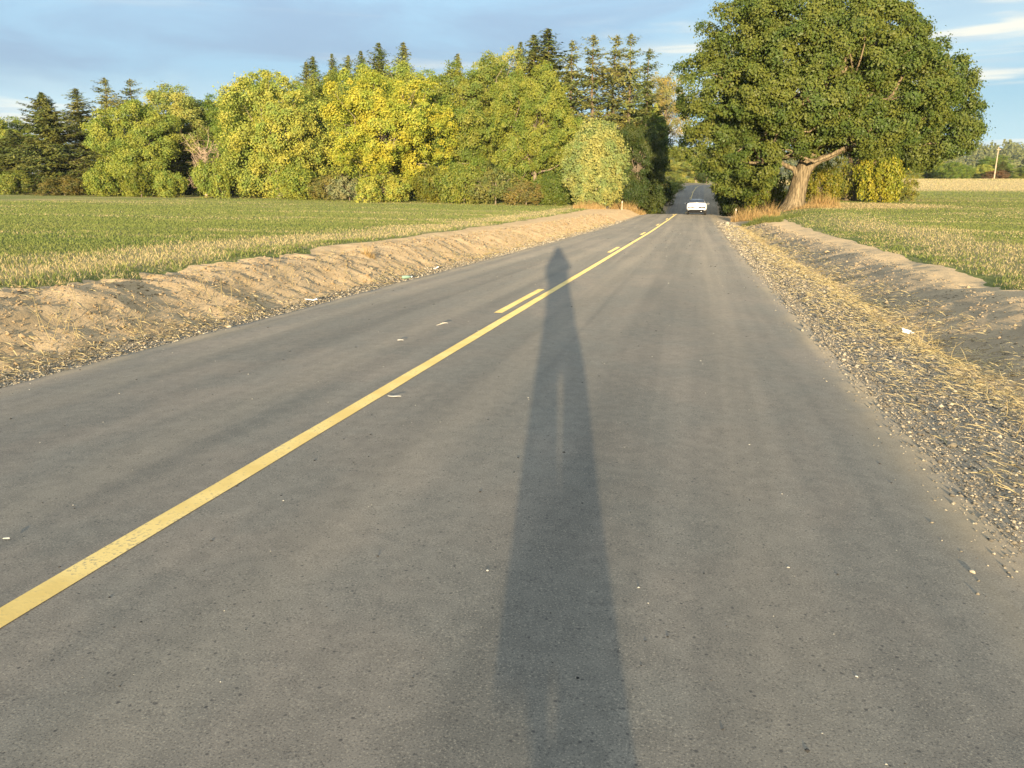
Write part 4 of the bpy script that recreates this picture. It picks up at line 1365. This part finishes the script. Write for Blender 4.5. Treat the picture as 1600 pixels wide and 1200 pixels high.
stalks('pale dead weed stalks low on the left bank, nearest the left picture edge', -6.15, 6.4, 9, .34, 1)
stalks('second tuft of pale dead stalks from the left on the dirt bank', -6.1, 7.3, 7, .26, 2)
stalks('fan of long pale dead stalks in the middle of the left bank', -6.35, 9.3, 9, .42, 3, .2)
stalks('thin dead stalks right of the long fan on the left bank', -6.5, 11.4, 7, .34, 4)
stalks('pale dead stalks standing left of the rusty weed on the bank', -6.6, 13.2, 8, .36, 5)
stalks('dead stalks halfway up the bank before the field grass', -6.75, 10.2, 6, .3, 6)
stalks('dead stalks leaning over the right ditch at the picture edge', 3.35, 7.9, 7, .4, 7)
stalks('dead stalks in the straw of the right shoulder, nearest the viewer', 2.5, 5.9, 9, .26, 8)
stalks('dead stalks in the straw beside the white paper', 2.75, 9.6, 8, .22, 9)


# ------------------------------------------------------------------ litter
def flat_sheet(name, label, x, y, pts, mat, cat, rz=0, curl=.02, z=None, seed=0):
    rng = g(seed)
    bm = bmesh.new()
    vs = [bm.verts.new((px, py, curl * rng.uniform(0, 1))) for px, py in pts]
    f = bm.faces.new(vs)
    bmesh.ops.triangulate(bm, faces=[f])
    bmesh.ops.subdivide_edges(bm, edges=bm.edges[:], cuts=2, use_grid_fill=True)
    for v in bm.verts:
        v.co.z += curl * .5 * math.sin(v.co.x * 31 + seed) * math.cos(v.co.y * 27)
    r = bmesh.ops.extrude_face_region(bm, geom=bm.faces[:])
    for v in [q for q in r['geom'] if isinstance(q, bmesh.types.BMVert)]:
        v.co.z += 0.003
    bmesh.ops.recalc_face_normals(bm, faces=bm.faces[:])
    me = bpy.data.meshes.new(name); bm.to_mesh(me); bm.free()
    me.materials.append(M[mat])
    o = add(name, me, None, (x, y, ground_z(x, y) + .012 if z is None else z))
    o.rotation_euler = (0, 0, rz)
    return tag(o, label, cat)


o = flat_sheet('crumpled_paper', 'white crumpled paper lying in the right ditch', 2.78, 10.9, [(-.075, -.03), (-.01, -.06), (.08, -.045), (.062, .03), (.02, .055), (-.06, .048)], 'paper', 'litter', .3, .05, None, 3)
o.rotation_euler = (0.45, 0.1, .3)
o = flat_sheet('paper_scrap', 'small white scrap at the foot of the left dirt bank', -5.62, 10.6, [(-.09, -.025), (.10, -.03), (.09, .03), (-.08, .03)], 'paper', 'litter', .4, .03, None, 4)
flat_sheet('paper_scrap', 'small pale scrap on the left bank foot beside the green bottle', -5.66, 16.6, [(-.07, -.03), (.08, -.03), (.07, .04), (-.06, .03)], 'paper', 'litter', 1.2, .05, None, 5)
rz_y = lambda xx, yy: float(road_top(np.array([yy]), np.array([xx]))[0]) + .004
flat_sheet('dry_leaf', 'yellowish sliver of leaf lying right beside the yellow line', -2.04, 5.0, [(-.055, -.008), (0, -.014), (.055, 0), (0, .012)], 'chip', 'leaf', -.2, .01, rz_y(-2.04, 5.0), 6)
flat_sheet('twig_chip', 'curled white chip on the left lane by the long dash', -2.77, 8.3, [(-.07, -.012), (0, 0), (.07, .012), (0, .016)], 'chip', 'litter', .5, .02, rz_y(-2.77, 8.3), 7)
flat_sheet('twig_chip', 'small white chip on the left lane nearer than the long dash', -2.85, 7.2, [(-.03, -.008), (.03, -.006), (.03, .008), (-.03, .006)], 'chip', 'litter', .2, .01, rz_y(-2.85, 7.2), 8)
flat_sheet('twig_chip', 'bright white chip at the left picture edge above the yellow line', -2.70, 2.36, [(-.012, -.004), (.012, -.002), (.01, .005), (-.01, .004)], 'chip', 'litter', .5, .004, rz_y(-2.70, 2.36), 9)

# bottle
Vb, Fb = tube([(0, 0, 0), (.004, 0, 0), (.012, 0, 0), (.12, 0, 0), (.15, 0, 0), (.17, 0, 0), (.195, 0, 0), (.197, 0, 0)], [.002, .026, .031, .031, .022, .012, .012, .002], 12)
bo = empty('bottle', (-5.62, 14.4, ground_z(-5.62, 14.4) + .03), .7)
tag(bo, 'greenish bottle lying at the gravel edge left of the road', 'bottle')
add('body', make_mesh('body', Vb, Fb, M['bottle'], True), bo)
Vb, Fb = tube([(.190, 0, 0), (.1905, 0, 0), (.214, 0, 0), (.2145, 0, 0)], [.002, .0145, .0145, .002], 12)
add('cap', make_mesh('cap', Vb, Fb, M['paper']), bo)


# ------------------------------------------------------------------ posts and pole
def box(bm, c, s, rot=None):
    r = bmesh.ops.create_cube(bm, size=1.0)
    for v in r['verts']:
        v.co = Vector((v.co.x * s[0], v.co.y * s[1], v.co.z * s[2]))
        if rot is not None:
            v.co.rotate(rot)
        v.co += Vector(c)
    return r['verts']


def bm_obj(name, bm, mat, parent=None, bevel=0.0, smooth=False):
    if bevel:
        bmesh.ops.bevel(bm, geom=bm.edges[:], offset=bevel, segments=2, affect='EDGES', profile=.7)
    bmesh.ops.recalc_face_normals(bm, faces=bm.faces[:])
    me = bpy.data.meshes.new(name); bm.to_mesh(me); bm.free()
    if smooth:
        me.polygons.foreach_set('use_smooth', np.ones(len(me.polygons), dtype=bool))
    me.materials.append(mat)
    return add(name, me, parent)


def post(label, x, y, h):
    e = empty('marker_post', (x, y, ground_z(x, y)))
    tag(e, label, 'post')
    bm = bmesh.new(); box(bm, (0, 0, h / 2 - .1), (.10, .10, h + .2))
    bm_obj('shaft', bm, M['wood_post'], e, .012)
    bm = bmesh.new(); box(bm, (0, -.054, h - .12), (.06, .008, .08))
    bm_obj('reflector', bm, M['plate'], e, .003)


post('short pale marker post at the field corner by the willow bush', -7.0, 76.0, .85)
post('short wooden marker post before the orange dry grass on the right', 3.1, 66.5, .9)

px_, py_ = 81.5, 251.0
pe = empty('utility_pole', (px_, py_, ground_z(px_, py_)), .3)
tag(pe, 'tall weathered wooden utility pole beyond the right field', 'utility pole')
V, F = tube([(0, 0, -.5), (0, 0, 4), (0, 0, 8.6), (0, 0, 8.61)], [.20, .17, .13, .01], 10)
add('shaft', make_mesh('shaft', V, F, M['wood_post'], True), pe)
bm = bmesh.new(); box(bm, (0, -.16, 7.9), (1.2, .12, .14)); bm_obj('crossarm', bm, M['wood_post'], pe, .01)
for xx in (-.52, .52):
    V, F = tube([(xx, -.16, 7.97), (xx, -.16, 8.0), (xx, -.16, 8.1), (xx, -.16, 8.16)], [.02, .05, .05, .02], 8)
    add('insulator', make_mesh('insulator', V, F, M['plate'], True), pe)


# ------------------------------------------------------------------ white car
def loft(stations, mirror=True):
    """stations: list of (y, [(x, z) from bottom centre to top centre])"""
    V, F = [], []
    n = len(stations[0][1])
    ring = 2 * n - 2
    for y_, prof in stations:
        pts = list(prof) + [(-x_, z_) for x_, z_ in prof[-2:0:-1]]
        V += [(x_, y_, z_) for x_, z_ in pts]
    for i in range(len(stations) - 1):
        for j in range(ring):
            F.append((i * ring + j, i * ring + (j + 1) % ring, (i + 1) * ring + (j + 1) % ring, (i + 1) * ring + j))
    caps = [tuple(range(ring))[::-1], tuple((len(stations) - 1) * ring + k for k in range(ring))]
    return V, F, caps


def car():
    cx, cy_ = -0.02, 77.2
    slope = (float(zroad(cy_ + 1.4)) - float(zroad(cy_ - 1.4))) / 2.8
    e = empty('car', (cx, cy_, float(zroad(cy_)) + .055))
    e.rotation_euler = (math.atan(slope), 0, R(-.4))
    tag(e, 'white sedan driving away in the right lane at the crest of the road', 'car')

    def prof(w_, zb, zbelt, ztop, k=.9):
        return [(0, zb), (w_ * .78, zb), (w_ * .93, zb + .05), (w_, zb + .20), (w_ * 1.0, zbelt - .18), (w_ * .975, zbelt - .03), (w_ * k, ztop - .01), (w_ * .55, ztop + .012), (0, ztop + .02)]

    st = [(-2.34, prof(.70, .56, .74, .80, .94)), (-2.30, prof(.80, .44, .88, .98, .93)), (-2.18, prof(.885, .40, .96, 1.045, .92)), (-1.9, prof(.92, .36, .98, 1.04, .93)), (-1.3, prof(.925, .30, .97, 1.0, .93)),
          (-.5, prof(.925, .17, .95, .98, .93)), (.5, prof(.925, .17, .94, .97, .93)), (1.2, prof(.925, .18, .90, .94, .93)), (1.8, prof(.91, .20, .80, .84, .92)), (2.15, prof(.84, .24, .70, .74, .9)), (2.32, prof(.66, .32, .58, .62, .9))]
    V, F, caps = loft(st)
    bm = bmesh.new()
    vs = [bm.verts.new(v) for v in V]
    for f in F + caps:
        bm.faces.new([vs[i] for i in f])
    body = bm_obj('body', bm, M['car_paint'], e, 0, True)

    def gp(wb, zb, wr, zr):
        return [(0, zb), (wb, zb), (wb * .985, zb + (zr - zb) * .25), (wr + (wb - wr) * .45, zb + (zr - zb) * .62), (wr + .02, zr - .05), (wr * .86, zr - .008), (0, zr + .012)]
    st = [(-1.92, gp(.70, .99, .60, 1.06)), (-1.45, gp(.80, .97, .62, 1.22)), (-.95, gp(.84, .96, .60, 1.37)), (-.35, gp(.85, .95, .585, 1.425)), (.25, gp(.85, .94, .57, 1.41)), (.75, gp(.84, .93, .56, 1.30)), (1.35, gp(.78, .90, .60, .99))]
    V, F, caps = loft(st)
    bm = bmesh.new(); vs = [bm.verts.new(v) for v in V]
    for f in F + caps:
        bm.faces.new([vs[i] for i in f])
    bm_obj('roof', bm, M['car_paint'], e, 0, True)

    def panel(name, pts, mat, parent=e):
        bm = bmesh.new()
        f = bm.faces.new([bm.verts.new(p) for p in pts])
        r = bmesh.ops.extrude_face_region(bm, geom=[f])
        nrm = Vector(np.cross(np.array(pts[1]) - np.array(pts[0]), np.array(pts[2]) - np.array(pts[0]))).normalized()
        for v in [q for q in r['geom'] if isinstance(q, bmesh.types.BMVert)]:
            v.co -= nrm * .02
        return bm_obj(name, bm, M[mat], parent)

    panel('rear_window', [(-.70, -1.86, 1.09), (.70, -1.86, 1.09), (.63, -1.30, 1.300), (.55, -.92, 1.405), (-.55, -.92, 1.405), (-.63, -1.30, 1.300)][::1], 'car_glass')
    panel('windscreen', [(.66, 1.22, 1.07), (-.66, 1.22, 1.07), (-.52, .70, 1.35), (.52, .70, 1.35)], 'car_glass')
    for s_ in (-1, 1):
        pts = [(s_ * .872, -1.25, 1.0), (s_ * .868, .95, .98), (s_ * .66, .45, 1.34), (s_ * .655, -.75, 1.36)]
        panel('side_window', pts if s_ > 0 else pts[::-1], 'car_glass')
        # tail lamp: swept wedge at the corner
        pts = [(s_ * .45, -2.322, .80), (s_ * .80, -2.275, .76), (s_ * .895, -2.14, .88), (s_ * .80, -2.235, .935), (s_ * .46, -2.31, .885)]
        panel('tail_light', pts if s_ < 0 else pts[::-1], 'tail_lens')
        # door mirror
        bm = bmesh.new(); box(bm, (s_ * 1.02, .72, 1.0), (.20, .10, .13)); m_ = bm_obj('mirror', bm, M['car_paint'], e, .03, True)
        bm = bmesh.new(); box(bm, (s_ * 1.02, .664, 1.0), (.16, .008, .10)); bm_obj('mirror_glass', bm, M['car_glass'], m_)
        bm = bmesh.new(); box(bm, (s_ * .90, .73, .955), (.10, .05, .04)); bm_obj('mirror_arm', bm, M['black_plastic'], m_)
        for yw in (-1.42, 1.42):
            we = empty('wheel', (s_ * .80, yw, .33)); we.parent = e
            V, F = tube([(-.11, 0, 0), (-.105, 0, 0), (-.07, 0, 0), (.07, 0, 0), (.105, 0, 0), (.11, 0, 0)], [.22, .31, .335, .335, .31, .22], 24)
            add('tyre', make_mesh('tyre', V, F, M['tyre'], True), we)
            V, F = tube([(-.10, 0, 0), (-.098, 0, 0), (.098, 0, 0), (.10, 0, 0)], [.03, .225, .225, .03], 16)
            add('rim', make_mesh('rim', V, F, M['rim'], True), we)
    bm = bmesh.new(); box(bm, (0, -2.22, .37), (1.30, .22, .20)); bm_obj('diffuser', bm, M['black_plastic'], e, .02)
    bm = bmesh.new(); box(bm, (0, -1.3, .30), (1.40, 1.6, .16)); bm_obj('underbody', bm, M['black_plastic'], e)
    bm = bmesh.new(); box(bm, (0, -2.345, .70), (.33, .012, .16)); bm_obj('number_plate', bm, M['plate'], e)
    V, F = tube([(.42, -2.2, .31), (.42, -2.39, .31), (.42, -2.391, .31)], [.045, .045, .01], 12)
    add('exhaust_pipe', make_mesh('exhaust_pipe', V, F, M['chrome'], True), e)
    bm = bmesh.new(); box(bm, (0, -2.20, 1.062), (1.30, .10, .022)); bm_obj('spoiler', bm, M['car_paint'], e, .006)
    bm = bmesh.new(); box(bm, (0, -1.0, 1.435), (.03, .12, .05)); bm_obj('antenna', bm, M['black_plastic'], e, .008)


car()


# ------------------------------------------------------------------ the rider who holds the camera (seen here by the long shadow)
def rider():
    rx, ry = 0.17, -0.72
    z0 = float(road_top(np.array([ry]), np.array([rx]))[0])
    e = empty('kick_scooter', (rx, ry, z0))
    tag(e, 'dark electric kick scooter under the rider, casting the foot of the long shadow', 'scooter')
    bm = bmesh.new(); box(bm, (0, 0.02, .135), (.25, .62, .05)); bm_obj('deck', bm, M['black_plastic'], e, .015)
    for yw in (-.42, .50):
        V, F = tube([(-.025, yw, .105), (-.02, yw, .105), (.02, yw, .105), (.025, yw, .105)], [.07, .105, .105, .07], 20)
        add('wheel', make_mesh('wheel', V, F, M['tyre'], True), e)
        bm = bmesh.new(); box(bm, (0, yw + (.06 if yw < 0 else -.08), .17), (.07, .20, .05)); bm_obj('fork', bm, M['black_plastic'], e, .01)
    V, F = tube([(0, .44, .16), (0, .36, .6), (0, .30, 1.06), (0, .30, 1.07)], [.028, .024, .022, .004], 10)
    add('stem', make_mesh('stem', V, F, M['black_plastic'], True), e)
    V, F = tube([(-.25, .27, 1.06), (-.249, .27, 1.06), (0, .30, 1.06), (.249, .27, 1.06), (.25, .27, 1.06)], [.003, .014, .014, .014, .003], 8)
    add('handlebar', make_mesh('handlebar', V, F, M['black_plastic'], True), e)

    # body: connected joints with radii, grown by a skin modifier
    J = {'pelvis': (0, -.02, 1.04, .135, .11), 'waist': (0, -.02, 1.18, .140, .115), 'chest': (0, 0, 1.40, .165, .125), 'collar': (0, 0, 1.56, .13, .10), 'neck': (0, .01, 1.63, .055, .055), 'head0': (0, .025, 1.70, .078, .085), 'head1': (0, .03, 1.79, .083, .098), 'head2': (0, .025, 1.87, .062, .075),
         'hipL': (-.10, -.02, .98, .095, .10), 'kneeL': (-.115, .05, .60, .062, .068), 'ankL': (-.10, -.02, .235, .043, .048), 'toeL': (-.10, .17, .195, .040, .030),
         'hipR': (.10, -.02, .98, .095, .10), 'kneeR': (.125, .0, .60, .062, .068), 'ankR': (.09, -.22, .235, .043, .048), 'toeR': (.10, -.03, .195, .040, .030),
         'shL': (-.19, 0, 1.51, .068, .068), 'elL': (-.27, .06, 1.25, .045, .045), 'wrL': (-.245, .24, 1.11, .03, .03), 'paL': (-.24, .275, 1.095, .026, .034),
         'shR': (.19, 0, 1.51, .068, .068), 'elR': (.20, .20, 1.30, .046, .046), 'wrR': (.02, .46, 1.385, .03, .03), 'paR': (-.03, .52, 1.40, .026, .036)}
    E_ = [('pelvis', 'waist'), ('waist', 'chest'), ('chest', 'collar'), ('collar', 'neck'), ('neck', 'head0'), ('head0', 'head1'), ('head1', 'head2'),
          ('pelvis', 'hipL'), ('hipL', 'kneeL'), ('kneeL', 'ankL'), ('ankL', 'toeL'), ('pelvis', 'hipR'), ('hipR', 'kneeR'), ('kneeR', 'ankR'), ('ankR', 'toeR'),
          ('collar', 'shL'), ('shL', 'elL'), ('elL', 'wrL'), ('wrL', 'paL'), ('collar', 'shR'), ('shR', 'elR'), ('elR', 'wrR'), ('wrR', 'paR')]
    # five short fingers on each hand, the left ones closing over the grip
    for sd, base, fwd, curl in (('L', np.array((-.24, .275, 1.095)), np.array((0, 1.0, 0)), -1), ('R', np.array((-.03, .52, 1.40)), np.array((-.35, .8, .1)), -.4)):
        for k, (off, ln) in enumerate(((-.027, .052), (-.009, .060), (.009, .056), (.027, .044))):
            a = base + np.array((off, 0, 0)) + fwd * .045
            b = a + fwd * ln * .55 + np.array((0, 0, curl * .018))
            c = b + fwd * ln * .15 + np.array((0, 0, curl * .035))
            for nm, p in (('a', a), ('b', b), ('c', c)):
                J[f'f{sd}{k}{nm}'] = (*p, .0095, .0095)
            E_ += [(f'pa{sd}', f'f{sd}{k}a'), (f'f{sd}{k}a', f'f{sd}{k}b'), (f'f{sd}{k}b', f'f{sd}{k}c')]
        s_ = 1 if sd == 'L' else -1
        a = base + np.array((s_ * .042, .0, -.008)); b = a + np.array((s_ * .012, .035, -.012))
        J[f't{sd}a'] = (*a, .012, .012); J[f't{sd}b'] = (*b, .010, .010)
        E_ += [(f'pa{sd}', f't{sd}a'), (f't{sd}a', f't{sd}b')]
    ks = list(J)
    me = bpy.data.meshes.new('person')
    me.from_pydata([J[k][:3] for k in ks], [(ks.index(a), ks.index(b)) for a, b in E_], [])
    po = add('person', me, None, (rx, ry, z0))
    sk = po.modifiers.new('skin', 'SKIN')
    for i, k in enumerate(ks):
        me.skin_vertices[0].data[i].radius = J[k][3:5]
    me.skin_vertices[0].data[0].use_root = True
    sk.use_smooth_shade = True
    po.modifiers.new('subd', 'SUBSURF').render_levels = 2
    me.materials.append(M['cloth'])
    tag(po, 'rider in dark clothes holding the camera, seen only as a long shadow down the lane', 'person')
    # hood and long coat over the body
    def shell(name, rings, mat):
        V, F = [], []
        k = 24
        for (z_, rx_, ry_, ox, oy) in rings:
            for j in range(k):
                a_ = j * 2 * math.pi / k
                f = 1 + .05 * math.sin(a_ * 5 + z_ * 9)
                V.append((ox + rx_ * f * math.cos(a_), oy + ry_ * f * math.sin(a_), z_))
        for i in range(len(rings) - 1):
            for j in range(k):
                F.append((i * k + j, i * k + (j + 1) % k, (i + 1) * k + (j + 1) % k, (i + 1) * k + j))
        return add(name, make_mesh(name, np.array(V), np.array(F), M[mat], True), po)
    shell('hood', [(1.56, .19, .15, 0, 0), (1.64, .15, .135, 0, 0), (1.72, .125, .135, 0, .005), (1.80, .118, .135, 0, .005), (1.88, .095, .11, 0, 0), (1.935, .05, .06, 0, -.005), (1.95, .008, .01, 0, -.005)], 'cloth')
    shell('coat', [(.53, .195, .17, .0, -.02), (.62, .192, .17, .0, -.02), (.80, .188, .165, 0, -.02), (1.0, .186, .16, 0, -.02), (1.2, .192, .155, 0, -.015), (1.38, .225, .165, 0, 0), (1.50, .225, .15, 0, 0), (1.57, .16, .12, 0, 0), (1.61, .09, .09, 0, .005)], 'cloth')
    for sx in (-1, 1):
        shell('trouser_leg', [(.21, .098, .10, sx * .112, -.02 - .2 * (sx > 0)), (.34, .096, .10, sx * .112, -.02 - .14 * (sx > 0)), (.50, .093, .10, sx * .116, .02), (.66, .095, .105, sx * .105, .02)], 'trousers')


rider()
